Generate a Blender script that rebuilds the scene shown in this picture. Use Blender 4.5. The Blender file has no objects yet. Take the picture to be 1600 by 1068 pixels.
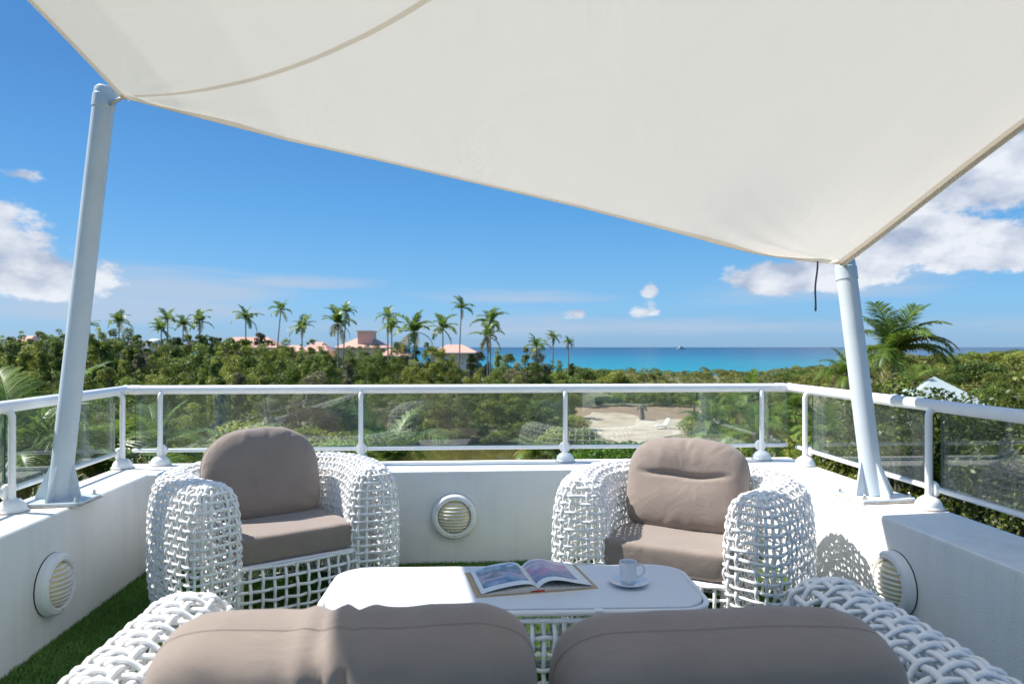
import bpy, math, random
import numpy as np
from mathutils import Vector, Matrix, noise as mnoise
R = math.radians
rnd = random.Random(7)
rng = np.random.default_rng(11)
scene = bpy.context.scene

# ------------------------------------------------------------------ camera, sky, sun, exposure
EYE, F, HZ = 1.3, 1100.0, 542.0            # eye height over the terrace, focal length and horizon row of the 1600 px photo
GROUND, SEA = -8.7, -9.3
cam_d = bpy.data.cameras.new('camera'); cam = bpy.data.objects.new('camera', cam_d)
scene.collection.objects.link(cam); scene.camera = cam
cam.location = (0, 0, EYE); cam.rotation_euler = (R(90), 0, 0)
cam_d.sensor_width = 36; cam_d.lens = 36 * F / 1600; cam_d.shift_y = (HZ - 534) / 1600
cam_d.clip_start = .05; cam_d.clip_end = 90000
cam_d.dof.use_dof = True; cam_d.dof.focus_distance = 3.2; cam_d.dof.aperture_fstop = 4.5

SUN_AZ, SUN_EL = R(15), R(50.5)           # azimuth measured from -X towards +Y
sun_dir = Vector((-math.cos(SUN_AZ) * math.cos(SUN_EL), math.sin(SUN_AZ) * math.cos(SUN_EL), math.sin(SUN_EL)))
sd = bpy.data.lights.new('sun', 'SUN'); sun = bpy.data.objects.new('sun', sd); scene.collection.objects.link(sun)
sd.energy = 4.2; sd.angle = R(.55); sd.color = (1, .955, .89)
sun.rotation_euler = sun_dir.to_track_quat('Z', 'Y').to_euler(); sun.location = (-8, 2, 12)

SKY_STRENGTH, EXPOSURE = .13, .92
scene.view_settings.view_transform = 'Standard'; scene.view_settings.look = 'None'
scene.view_settings.exposure = EXPOSURE; scene.view_settings.gamma = 1
scene.view_settings.use_curve_mapping = False
try:
    scene.cycles.max_bounces = 10; scene.cycles.transparent_max_bounces = 16
    scene.cycles.caustics_reflective = False; scene.cycles.caustics_refractive = False
except Exception: pass

world = bpy.data.worlds.new('World'); scene.world = world; world.use_nodes = True
def make_world():
    nt = world.node_tree; nt.nodes.clear(); N = nt.nodes.new; L = nt.links.new
    def M(op, a, b=None, c=None, clamp=False):
        n = N('ShaderNodeMath'); n.operation = op; n.use_clamp = clamp
        for i, v in enumerate((a, b, c)):
            if v is None: continue
            if isinstance(v, (int, float)): n.inputs[i].default_value = v
            else: L(v, n.inputs[i])
        return n.outputs[0]
    sky = N('ShaderNodeTexSky'); sky.sky_type = 'NISHITA'; sky.sun_disc = False
    sky.sun_elevation = SUN_EL; sky.sun_rotation = math.atan2(sun_dir.x, sun_dir.y)
    sky.air_density = 1.0; sky.dust_density = .25; sky.ozone_density = 2.2
    tc = N('ShaderNodeTexCoord'); sep = N('ShaderNodeSeparateXYZ'); L(tc.outputs['Generated'], sep.inputs[0])
    x, y, z = sep.outputs
    az = M('MULTIPLY', M('ARCTAN2', x, y), 180 / math.pi)
    el = M('MULTIPLY', M('ARCSINE', z), 180 / math.pi)
    comb = N('ShaderNodeCombineXYZ'); L(M('MULTIPLY', az, .1), comb.inputs[0]); L(M('MULTIPLY', el, .17), comb.inputs[1])
    def noise(scale, detail, rough, off=(0, 0, 0), sc=(1, 1, 1)):
        mp = N('ShaderNodeMapping'); mp.inputs['Location'].default_value = off; mp.inputs['Scale'].default_value = sc
        L(comb.outputs[0], mp.inputs[0]); n = N('ShaderNodeTexNoise'); n.inputs['Scale'].default_value = scale
        n.inputs['Detail'].default_value = detail; n.inputs['Roughness'].default_value = rough
        L(mp.outputs[0], n.inputs['Vector']); return n.outputs[0]
    def blobs(lst, dy=0.0):
        cur = None
        for (a0, e0, ra, re, pw) in lst:
            dx = M('MULTIPLY', M('SUBTRACT', az, a0), 1 / ra); de = M('MULTIPLY', M('SUBTRACT', el, e0 + dy), 1 / re)
            # flat-bottomed: the lower half falls off faster
            de = M('MULTIPLY', de, M('ADD', 1.0, M('MULTIPLY', M('LESS_THAN', de, 0), .6)))
            d = M('SQRT', M('ADD', M('MULTIPLY', dx, dx), M('MULTIPLY', de, de)))
            m = M('MULTIPLY', M('SUBTRACT', 1.0, d), pw)
            cur = m if cur is None else M('MAXIMUM', cur, m)
        return cur
    big = [(33, 11.0, 9, 5.2, 1), (29, 7.6, 8, 3.4, 1), (42, 11, 11, 8, 1), (21.4, 5.0, 5.0, 2.3, 1), (36, 6.2, 10, 2.6, 1), (25.5, 5.6, 5, 2.5, 1),
           (-38.5, 6.8, 6.5, 4.0, 1), (-46, 8, 9, 7, 1), (-34, 4.6, 5.5, 2.6, 1), (-35, 11.3, 1.8, .8, .55), (11.2, 4.4, .7, .6, .5),
           (10.6, 2.75, 1.7, .7, .45), (5.3, 2.7, 1.3, .6, .4), (66, 9, 12, 5, 1), (-80, 9, 14, 6, 1), (105, 8, 16, 5, 1), (-125, 8, 15, 6, 1), (160, 9, 18, 6, 1)]
    nz = noise(2.1, 11, .63); nz2 = noise(1.9, 4, .5, (.04, -.16, 0)); nz3 = noise(1.9, 4, .5)
    n1 = M('MULTIPLY', M('SUBTRACT', nz, .5), 2.2)
    b = blobs(big); dens = M('ADD', b, n1)
    mask = N('ShaderNodeMapRange'); mask.interpolation_type = 'SMOOTHSTEP'; L(dens, mask.inputs[0])
    mask.inputs[1].default_value = .02; mask.inputs[2].default_value = .34
    veil = noise(1.1, 7, .6, (3.1, 0, 0), (.45, 2.6, 1))
    vb = blobs([(-26, 4.2, 13, 2.3, 1), (-18, 4.9, 9, 1.0, 1), (-30, 2.5, 14, 2.2, 1), (0, 3.9, 12, 1.0, .6), (24, 4.4, 12, 2.4, .8), (5, 1.5, 40, 1.6, .6)])
    vd = N('ShaderNodeMapRange'); vd.interpolation_type = 'SMOOTHSTEP'; L(M('ADD', vb, M('MULTIPLY', M('SUBTRACT', veil, .5), 1.6)), vd.inputs[0])
    vd.inputs[1].default_value = .0; vd.inputs[2].default_value = .8
    vmask = M('MULTIPLY', vd.outputs[0], .75)
    # cloud body tone: sunlit puffs, greyer where the cloud is thick towards its base
    sh = M('MULTIPLY', M('SUBTRACT', nz, nz2), 3.0)
    thick = N('ShaderNodeMapRange'); L(M('SUBTRACT', b, blobs(big, -2.4)), thick.inputs[0])
    thick.inputs[1].default_value = -.55; thick.inputs[2].default_value = .45
    tone = M('ADD', M('SUBTRACT', .72, M('MULTIPLY', M('SUBTRACT', 1.0, thick.outputs[0]), -.18)), sh)
    tone = M('SUBTRACT', M('ADD', 1.02, sh), M('MULTIPLY', thick.outputs[0], .62), clamp=True)
    cr = N('ShaderNodeMix'); cr.data_type = 'RGBA'; L(tone, cr.inputs[0])
    k = 1.0 / SKY_STRENGTH * 2 ** -EXPOSURE
    cr.inputs[6].default_value = (.42 * k, .50 * k, .66 * k, 1); cr.inputs[7].default_value = (.84 * k, .88 * k, .95 * k, 1)
    # clear tropical air: the sky stays blue down to the horizon
    gr = N('ShaderNodeValToRGB'); es = gr.color_ramp.elements; L(M('DIVIDE', M('MAXIMUM', el, 0.0), 90.0), gr.inputs[0])
    stops = [(0, (.135, .36, .66)), (.035, (.125, .42, .78)), (.12, (.052, .31, .715)), (.22, (.024, .20, .55)), (.40, (.030, .22, .58)), (1, (.035, .22, .57))]
    es[0].position = 0; es[0].color = (*stops[0][1], 1); es[1].position = 1; es[1].color = (*stops[-1][1], 1)
    for ps, c in stops[1:-1]: q = es.new(ps); q.color = (*c, 1)
    gm = N('ShaderNodeVectorMath'); gm.operation = 'SCALE'; L(gr.outputs[0], gm.inputs[0]); gm.inputs['Scale'].default_value = k
    hs = N('ShaderNodeMix'); hs.data_type = 'RGBA'; hs.inputs[0].default_value = .88; L(sky.outputs[0], hs.inputs[6]); L(gm.outputs[0], hs.inputs[7])
    mx1 = N('ShaderNodeMix'); mx1.data_type = 'RGBA'; L(vmask, mx1.inputs[0]); L(hs.outputs[2], mx1.inputs[6])
    mx1.inputs[7].default_value = (.50 * k, .60 * k, .76 * k, 1)
    mx2 = N('ShaderNodeMix'); mx2.data_type = 'RGBA'; L(mask.outputs[0], mx2.inputs[0]); L(mx1.outputs[2], mx2.inputs[6]); L(cr.outputs[2], mx2.inputs[7])
    bg = N('ShaderNodeBackground'); bg.inputs[1].default_value = SKY_STRENGTH; L(mx2.outputs[2], bg.inputs[0])
    out = N('ShaderNodeOutputWorld'); L(bg.outputs[0], out.inputs[0])
make_world()

# ------------------------------------------------------------------ helpers
def W(px, py, Y): return Vector(((px - 800) / F * Y, Y, EYE - (py - HZ) / F * Y))
def lerp(a, b, t): return a + (b - a) * t

def tag(o, label=None, cat=None, group=None, kind=None):
    if label: o['label'] = label
    if cat: o['category'] = cat
    if group: o['group'] = group
    if kind: o['kind'] = kind
    return o
def link(o, parent=None):
    scene.collection.objects.link(o)
    if parent: o.parent = parent
    return o
def empty(name, loc=(0, 0, 0), rz=0, **k):
    o = bpy.data.objects.new(name, None); o.location = loc; o.rotation_euler = (0, 0, rz); o.empty_display_size = .1
    link(o); tag(o, **k); return o
def inst(name, mesh, parent=None, loc=(0, 0, 0), rot=(0, 0, 0), scale=(1, 1, 1)):
    o = bpy.data.objects.new(name, mesh); o.location = loc; o.rotation_euler = rot; o.scale = scale
    return link(o, parent)
def copy_tree(src, parent=None):
    c = src.copy(); link(c, parent)
    for ch in list(src.children): copy_tree(ch, c)
    return c

class MB:
    def __init__(s): s.v = []; s.f = []; s.n = 0; s.mi = []
    def add(s, vs, fs, m=0):
        b = s.n; s.v.extend([tuple(p) for p in vs]); s.n += len(vs)
        for f in fs: s.f.append(tuple(i + b for i in f)); s.mi.append(m)
        return s
    def box(s, c, d, rot=None, m=0):
        vs = []
        for x in (-.5, .5):
            for y in (-.5, .5):
                for z in (-.5, .5):
                    p = Vector((x * d[0], y * d[1], z * d[2]))
                    if rot is not None: p = rot @ p
                    vs.append(p + Vector(c))
        return s.add(vs, [(0, 1, 3, 2), (4, 6, 7, 5), (0, 4, 5, 1), (2, 3, 7, 6), (0, 2, 6, 4), (1, 5, 7, 3)], m)
    def tube(s, pts, r, sides=8, closed=False, cap=True, m=0, flat=1.0, up=None):
        pts = [Vector(p) for p in pts]; n = len(pts)
        rs = r if isinstance(r, (list, tuple)) else [r] * n
        vs = []; nrm = None
        for i, p in enumerate(pts):
            if closed: t = pts[(i + 1) % n] - pts[i - 1]
            else: t = pts[min(i + 1, n - 1)] - pts[max(i - 1, 0)]
            t.normalize()
            if nrm is None:
                a = up if up is not None else (Vector((0, 0, 1)) if abs(t.z) < .9 else Vector((1, 0, 0)))
                nrm = (Vector(a) - t * t.dot(Vector(a))).normalized()
            else:
                nrm = nrm - t * t.dot(nrm)
                nrm.normalize()
            b = t.cross(nrm)
            for k in range(sides):
                an = 2 * math.pi * k / sides
                vs.append(p + nrm * (math.cos(an) * rs[i] * flat) + b * (math.sin(an) * rs[i]))
        fs = []
        for i in range(n if closed else n - 1):
            j = (i + 1) % n
            for k in range(sides):
                l = (k + 1) % sides
                fs.append((i * sides + k, i * sides + l, j * sides + l, j * sides + k))
        if cap and not closed:
            fs.append(tuple(range(sides - 1, -1, -1))); fs.append(tuple((n - 1) * sides + k for k in range(sides)))
        return s.add(vs, fs, m)
    def lathe(s, prof, seg=24, mat=None, m=0):
        # prof: (r, z) pairs; axis +Z then transformed by mat
        vs = []; fs = []
        for (r, z) in prof:
            for k in range(seg):
                a = 2 * math.pi * k / seg; p = Vector((r * math.cos(a), r * math.sin(a), z))
                vs.append(mat @ p if mat is not None else p)
        n = len(prof)
        for i in range(n - 1):
            for k in range(seg):
                l = (k + 1) % seg
                fs.append((i * seg + k, i * seg + l, (i + 1) * seg + l, (i + 1) * seg + k))
        if prof[0][0] > 1e-6: fs.append(tuple(range(seg - 1, -1, -1)))
        if prof[-1][0] > 1e-6: fs.append(tuple((n - 1) * seg + k for k in range(seg)))
        return s.add(vs, fs, m)
    def prism(s, poly, z0, z1, mat=None, m=0):
        n = len(poly); vs = [Vector((p[0], p[1], z0)) for p in poly] + [Vector((p[0], p[1], z1)) for p in poly]
        if mat is not None: vs = [mat @ v for v in vs]
        fs = [tuple(range(n - 1, -1, -1)), tuple(range(n, 2 * n))] + [(i, (i + 1) % n, n + (i + 1) % n, n + i) for i in range(n)]
        return s.add(vs, fs, m)
    def mesh(s, name, mats, smooth=True, ang=35):
        me = bpy.data.meshes.new(name); me.from_pydata(s.v, [], s.f)
        for m in (mats if isinstance(mats, (list, tuple)) else [mats]): me.materials.append(m)
        if any(s.mi): me.polygons.foreach_set('material_index', s.mi)
        if smooth:
            me.polygons.foreach_set('use_smooth', [True] * len(me.polygons))
            try: me.set_sharp_from_angle(angle=R(ang))
            except Exception: pass
        me.update(); return me
    def build(s, name, mats, parent=None, smooth=True, ang=35, bevel=0, **k):
        o = inst(name, s.mesh(name, mats, smooth, ang), parent); tag(o, **k)
        if bevel:
            b = o.modifiers.new('bevel', 'BEVEL'); b.width = bevel; b.segments = 2; b.limit_method = 'ANGLE'; b.angle_limit = R(40)
            b.harden_normals = False
        return o

def np_mesh(name, V, Fq, mats, shade=None, smooth=False):
    """V (n,3), Fq (m,k) -> mesh, with an optional per-face tone attribute"""
    V = np.asarray(V, dtype=np.float32); Fq = np.asarray(Fq, dtype=np.int32); k = Fq.shape[1]
    me = bpy.data.meshes.new(name); me.vertices.add(len(V)); me.vertices.foreach_set('co', V.ravel())
    me.loops.add(Fq.size); me.loops.foreach_set('vertex_index', Fq.ravel())
    me.polygons.add(len(Fq)); me.polygons.foreach_set('loop_start', np.arange(0, Fq.size, k, dtype=np.int32))
    me.polygons.foreach_set('loop_total', np.full(len(Fq), k, dtype=np.int32))
    if smooth: me.polygons.foreach_set('use_smooth', np.ones(len(Fq), dtype=bool))
    for m in (mats if isinstance(mats, (list, tuple)) else [mats]): me.materials.append(m)
    if shade is not None:
        a = me.attributes.new('tone', 'FLOAT', 'FACE'); a.data.foreach_set('value', np.asarray(shade, dtype=np.float32))
    me.update(); me.validate(); return me

# ------------------------------------------------------------------ materials
def mat(name, col, rough=.6, metal=0, noise_amt=0, nscale=8, bump=0, bscale=60, spec=.5, col2=None, coat=0, sheen=0, detail=4, ramp=None, stretch=(1, 1, 1), transl=0, bdetail=3):
    m = bpy.data.materials.new(name); m.use_nodes = True; nt = m.node_tree; N = nt.nodes.new; L = nt.links.new
    b = nt.nodes['Principled BSDF']; b.inputs['Base Color'].default_value = (*col, 1); b.inputs['Roughness'].default_value = rough
    b.inputs['Metallic'].default_value = metal; b.inputs['Specular IOR Level'].default_value = spec
    if coat: b.inputs['Coat Weight'].default_value = coat
    if sheen: b.inputs['Sheen Weight'].default_value = sheen
    tc = N('ShaderNodeTexCoord'); mp = N('ShaderNodeMapping'); mp.inputs['Scale'].default_value = stretch; L(tc.outputs['Object'], mp.inputs[0])
    if col2 is not None:
        n = N('ShaderNodeTexNoise'); n.inputs['Scale'].default_value = nscale; n.inputs['Detail'].default_value = detail
        n.inputs['Roughness'].default_value = .6
        L(mp.outputs[0], n.inputs['Vector']); mr = N('ShaderNodeMapRange'); L(n.outputs[0], mr.inputs[0])
        lo, hi = ramp or (.35, .65); mr.inputs[1].default_value = lo; mr.inputs[2].default_value = hi
        mx = N('ShaderNodeMix'); mx.data_type = 'RGBA'; L(mr.outputs[0], mx.inputs[0])
        mx.inputs[6].default_value = (*col, 1); mx.inputs[7].default_value = (*col2, 1); L(mx.outputs[2], b.inputs['Base Color'])
    if bump:
        n2 = N('ShaderNodeTexNoise'); n2.inputs['Scale'].default_value = bscale; n2.inputs['Detail'].default_value = bdetail
        L(mp.outputs[0], n2.inputs['Vector'])
        bp = N('ShaderNodeBump'); bp.inputs['Strength'].default_value = bump; bp.inputs['Distance'].default_value = .01
        L(n2.outputs[0], bp.inputs['Height']); L(bp.outputs[0], b.inputs['Normal'])
    if transl:
        out = nt.nodes['Material Output']; t = N('ShaderNodeBsdfTranslucent'); t.inputs[0].default_value = (*[c * 1.0 for c in col], 1)
        ms = N('ShaderNodeMixShader'); ms.inputs[0].default_value = transl; L(b.outputs[0], ms.inputs[1]); L(t.outputs[0], ms.inputs[2]); L(ms.outputs[0], out.inputs[0])
    return m

def leaf_mat(name, c_dark, c_light, c_odd=None, rough=.5, transl=.42, odd=.94, spec=.35):
    m = bpy.data.materials.new(name); m.use_nodes = True; nt = m.node_tree; N = nt.nodes.new; L = nt.links.new
    b = nt.nodes['Principled BSDF']; b.inputs['Roughness'].default_value = rough; b.inputs['Specular IOR Level'].default_value = spec
    at = N('ShaderNodeAttribute'); at.attribute_name = 'tone'; oi = N('ShaderNodeObjectInfo')
    ad = N('ShaderNodeMath'); ad.operation = 'MULTIPLY_ADD'; L(oi.outputs['Random'], ad.inputs[0]); ad.inputs[1].default_value = .35; L(at.outputs['Fac'], ad.inputs[2])
    sb = N('ShaderNodeMath'); sb.operation = 'SUBTRACT'; L(ad.outputs[0], sb.inputs[0]); sb.inputs[1].default_value = .17
    cr = N('ShaderNodeValToRGB'); e = cr.color_ramp.elements; e[0].position = .1; e[0].color = (*c_dark, 1); e[1].position = .8; e[1].color = (*c_light, 1)
    if c_odd is not None:
        q = cr.color_ramp.elements.new(1.0); q.color = (*c_odd, 1)
    L(sb.outputs[0], cr.inputs[0]); L(cr.outputs[0], b.inputs['Base Color'])
    t = N('ShaderNodeBsdfTranslucent'); L(cr.outputs[0], t.inputs[0]); ms = N('ShaderNodeMixShader'); ms.inputs[0].default_value = transl
    L(b.outputs[0], ms.inputs[1]); L(t.outputs[0], ms.inputs[2]); L(ms.outputs[0], nt.nodes['Material Output'].inputs[0])
    return m

def fabric_mat(name, col, col2):
    m = bpy.data.materials.new(name); m.use_nodes = True; nt = m.node_tree; N = nt.nodes.new; L = nt.links.new
    b = nt.nodes['Principled BSDF']; b.inputs['Roughness'].default_value = .9; b.inputs['Specular IOR Level'].default_value = .2
    b.inputs['Sheen Weight'].default_value = .25; b.inputs['Sheen Roughness'].default_value = .5
    tc = N('ShaderNodeTexCoord')
    n = N('ShaderNodeTexNoise'); n.inputs['Scale'].default_value = 7; n.inputs['Detail'].default_value = 6; L(tc.outputs['Object'], n.inputs['Vector'])
    mr = N('ShaderNodeMapRange'); L(n.outputs[0], mr.inputs[0]); mr.inputs[1].default_value = .3; mr.inputs[2].default_value = .7
    mx = N('ShaderNodeMix'); mx.data_type = 'RGBA'; L(mr.outputs[0], mx.inputs[0]); mx.inputs[6].default_value = (*col, 1); mx.inputs[7].default_value = (*col2, 1)
    L(mx.outputs[2], b.inputs['Base Color'])
    hs = []
    for axis, sc in (('X', 2600), ('Z', 2600)):
        w = N('ShaderNodeTexWave'); w.wave_type = 'BANDS'; w.bands_direction = axis; w.inputs['Scale'].default_value = sc / 6.28; w.inputs['Distortion'].default_value = .6
        L(tc.outputs['Object'], w.inputs['Vector']); hs.append(w.outputs[1])
    ad = N('ShaderNodeMath'); ad.operation = 'ADD'; L(hs[0], ad.inputs[0]); L(hs[1], ad.inputs[1])
    n3 = N('ShaderNodeTexNoise'); n3.inputs['Scale'].default_value = 22; n3.inputs['Detail'].default_value = 5; L(tc.outputs['Object'], n3.inputs['Vector'])
    ad2 = N('ShaderNodeMath'); ad2.operation = 'MULTIPLY_ADD'; L(n3.outputs[0], ad2.inputs[0]); ad2.inputs[1].default_value = 9.0; L(ad.outputs[0], ad2.inputs[2])
    bp = N('ShaderNodeBump'); bp.inputs['Strength'].default_value = .3; bp.inputs['Distance'].default_value = .0007; L(ad2.outputs[0], bp.inputs['Height']); L(bp.outputs[0], b.inputs['Normal'])
    n4 = N('ShaderNodeTexNoise'); n4.inputs['Scale'].default_value = 6.5; n4.inputs['Detail'].default_value = 7; n4.inputs['Distortion'].default_value = 1.8; L(tc.outputs['Object'], n4.inputs['Vector'])
    b4 = N('ShaderNodeBump'); b4.inputs['Strength'].default_value = .5; b4.inputs['Distance'].default_value = .012; L(n4.outputs[0], b4.inputs['Height']); L(b4.outputs[0], bp.inputs['Normal'])
    return m

M_WALL = mat('white_render', (.82, .81, .775), .85, col2=(.77, .76, .725), nscale=3.5, bump=.25, bscale=140, ramp=(.45, .8), detail=8)
def weather(m):
    nt = m.node_tree; N = nt.nodes.new; L = nt.links.new; b = nt.nodes['Principled BSDF']; src = b.inputs['Base Color'].links[0].from_socket
    tc = N('ShaderNodeTexCoord'); mp = N('ShaderNodeMapping'); mp.inputs['Scale'].default_value = (9, 9, .7); L(tc.outputs['Object'], mp.inputs[0])
    n = N('ShaderNodeTexNoise'); n.inputs['Scale'].default_value = 1.6; n.inputs['Detail'].default_value = 7; L(mp.outputs[0], n.inputs['Vector'])
    n2 = N('ShaderNodeTexNoise'); n2.inputs['Scale'].default_value = 1.3; n2.inputs['Detail'].default_value = 5; L(tc.outputs['Object'], n2.inputs['Vector'])
    a = N('ShaderNodeMath'); a.operation = 'MULTIPLY'; L(n.outputs[0], a.inputs[0]); L(n2.outputs[0], a.inputs[1])
    mr = N('ShaderNodeMapRange'); L(a.outputs[0], mr.inputs[0]); mr.inputs[1].default_value = .24; mr.inputs[2].default_value = .46; mr.inputs[4].default_value = .45
    mx = N('ShaderNodeMix'); mx.data_type = 'RGBA'; L(mr.outputs[0], mx.inputs[0]); L(src, mx.inputs[6]); mx.inputs[7].default_value = (.60, .59, .54, 1); L(mx.outputs[2], b.inputs['Base Color'])
weather(M_WALL)
M_PAINT = mat('white_powder_coat', (.84, .84, .825), .3, col2=(.80, .80, .785), nscale=14, ramp=(.5, .75))
M_PLASTIC = mat('white_plastic_strand', (.87, .865, .85), .38, col2=(.82, .815, .80), nscale=9, ramp=(.5, .75), bump=.12, bscale=260)
M_POLE = mat('pale_blue_grey_paint', (.60, .66, .70), .38, col2=(.54, .60, .65), nscale=7, ramp=(.45, .75), bump=.05, bscale=90)
M_STEEL = mat('stainless_steel', (.55, .55, .56), .3, metal=1)
M_RUST = mat('weathered_gasket', (.42, .33, .26), .9, col2=(.6, .55, .5), nscale=60)
M_TAUPE = fabric_mat('taupe_canvas', (.262, .212, .180), (.290, .238, .204))
M_CERAMIC = mat('white_ceramic', (.78, .80, .82), .12, coat=.4)
M_TABLE = mat('white_table_panel', (.78, .79, .80), .42, col2=(.75, .76, .77), nscale=5)
M_BARK = mat('grey_brown_bark', (.16, .13, .10), .9, col2=(.26, .22, .18), nscale=14, bump=.5, bscale=30)
M_PBARK = mat('palm_bark', (.22, .19, .16), .9, col2=(.32, .29, .25), nscale=10, bump=.5, bscale=20, stretch=(1, 1, 6))
M_SAIL = None

def sail_mat(name='ivory_sail_cloth', transl=.365):
    m = bpy.data.materials.new(name); m.use_nodes = True; nt = m.node_tree; N = nt.nodes.new; L = nt.links.new
    nt.nodes.remove(nt.nodes['Principled BSDF'])
    tc = N('ShaderNodeTexCoord'); n = N('ShaderNodeTexNoise'); n.inputs['Scale'].default_value = 1.1; n.inputs['Detail'].default_value = 6; L(tc.outputs['Object'], n.inputs['Vector'])
    mx = N('ShaderNodeMix'); mx.data_type = 'RGBA'; L(n.outputs[0], mx.inputs[0]); mx.inputs[6].default_value = (.80, .745, .655, 1); mx.inputs[7].default_value = (.815, .765, .685, 1)
    n2 = N('ShaderNodeTexNoise'); n2.inputs['Scale'].default_value = 1.6; n2.inputs['Detail'].default_value = 8; n2.inputs['Roughness'].default_value = .58; n2.inputs['Distortion'].default_value = 1.6; L(tc.outputs['Object'], n2.inputs['Vector'])
    bp = N('ShaderNodeBump'); bp.inputs['Strength'].default_value = .35; bp.inputs['Distance'].default_value = .016; L(n2.outputs[0], bp.inputs['Height'])
    d = N('ShaderNodeBsdfDiffuse'); t = N('ShaderNodeBsdfTranslucent'); L(mx.outputs[2], d.inputs[0]); L(mx.outputs[2], t.inputs[0])
    L(bp.outputs[0], d.inputs['Normal']); L(bp.outputs[0], t.inputs['Normal'])
    ms = N('ShaderNodeMixShader'); ms.inputs[0].default_value = transl; L(d.outputs[0], ms.inputs[1]); L(t.outputs[0], ms.inputs[2])
    L(ms.outputs[0], nt.nodes['Material Output'].inputs[0]); return m
M_SAIL = sail_mat(); M_HEM = sail_mat('sail_seam_tape', .90)

def glass_mat():
    m = bpy.data.materials.new('clear_green_glass'); m.use_nodes = True; nt = m.node_tree; N = nt.nodes.new; L = nt.links.new
    nt.nodes.remove(nt.nodes['Principled BSDF'])
    g = N('ShaderNodeNewGeometry'); dt = N('ShaderNodeVectorMath'); dt.operation = 'DOT_PRODUCT'; L(g.outputs['Incoming'], dt.inputs[0]); L(g.outputs['Normal'], dt.inputs[1])
    def M(op, a, b):
        n = N('ShaderNodeMath'); n.operation = op
        for i, v in enumerate((a, b)):
            if v is None: continue
            if isinstance(v, (int, float)): n.inputs[i].default_value = v
            else: L(v, n.inputs[i])
        return n.outputs[0]
    c = M('SUBTRACT', 1.0, M('ABSOLUTE', dt.outputs['Value'], None)); p = M('POWER', c, 5.0)
    f = M('ADD', M('MULTIPLY', p, .9), .06)
    tr = N('ShaderNodeBsdfTransparent'); tr.inputs[0].default_value = (.925, .965, .945, 1)
    gl = N('ShaderNodeBsdfGlossy'); gl.inputs['Roughness'].default_value = .01; gl.inputs[0].default_value = (1, 1, 1, 1)
    ms = N('ShaderNodeMixShader'); L(f, ms.inputs[0]); L(tr.outputs[0], ms.inputs[1]); L(gl.outputs[0], ms.inputs[2])
    df = N('ShaderNodeBsdfDiffuse'); df.inputs[0].default_value = (.6, .64, .62, 1)        # salt film on the panes
    m2 = N('ShaderNodeMixShader'); m2.inputs[0].default_value = .025; L(ms.outputs[0], m2.inputs[1]); L(df.outputs[0], m2.inputs[2])
    L(m2.outputs[0], nt.nodes['Material Output'].inputs[0]); return m
M_GLASS = glass_mat()
M_GEDGE = mat('green_glass_edge', (.02, .10, .07), .2)

# ------------------------------------------------------------------ terrace structure
IL = [Vector((-1.52, -2.6)), Vector((-2.11, 4.09)), Vector((1.518, 4.36)), Vector((2.08, -2.6))]      # inner face of the parapet, plan
OL = [Vector((-1.75, -2.6)), Vector((-2.46, 4.50)), Vector((1.885, 4.78)), Vector((2.36, -2.6))]     # outer face
CAPZ = .56
def parapet():
    mb = MB(); prof = [(0, 0), (0, CAPZ - .02), (.012, CAPZ - .006), (.035, CAPZ), (.965, CAPZ - .004), (.99, CAPZ - .01), (1, CAPZ - .03), (1, -.35)]
    np_ = len(prof); vs = []; n = len(IL); K = 14; st = []
    for a in range(n - 1):
        for q in range(K):
            st.append((IL[a].lerp(IL[a + 1], q / K), OL[a].lerp(OL[a + 1], q / K)))
    st.append((IL[-1], OL[-1]))
    for (i, o) in st:
        for (w, z) in prof:
            p = i.lerp(o, w); vs.append((p.x, p.y, z))
    fs = []
    for a in range(len(st) - 1):
        for k in range(np_ - 1):
            fs.append((a * np_ + k, (a + 1) * np_ + k, (a + 1) * np_ + k + 1, a * np_ + k + 1))
        fs.append((a * np_ + np_ - 1, (a + 1) * np_ + np_ - 1, (a + 1) * np_, a * np_))
    fs.append(tuple(range(np_))); fs.append(tuple((len(st) - 1) * np_ + k for k in range(np_ - 1, -1, -1)))
    mb.add(vs, fs); mb.build('parapet_wall', M_WALL, ang=25, label='low white rendered parapet wall running round three sides of the terrace', cat='parapet wall')
parapet()
fl = MB(); fl.prism([(p.x, p.y) for p in (IL[0], IL[3], IL[2], IL[1])], -.3, 0)
fl.build('terrace_floor', mat('floor_render', (.55, .55, .52), .9), smooth=False, kind='structure')
vb = MB(); q = [OL[0] + Vector((.02, 0)), OL[3] + Vector((-.02, 0)), OL[2] + Vector((-.02, -.02)), OL[1] + Vector((.02, -.02))]
vb.prism([(p.x, p.y) for p in q], GROUND - .5, -.352)
vb.build('villa_building', M_WALL, smooth=False, label='white villa whose roof terrace carries the seating', cat='building')

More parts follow.
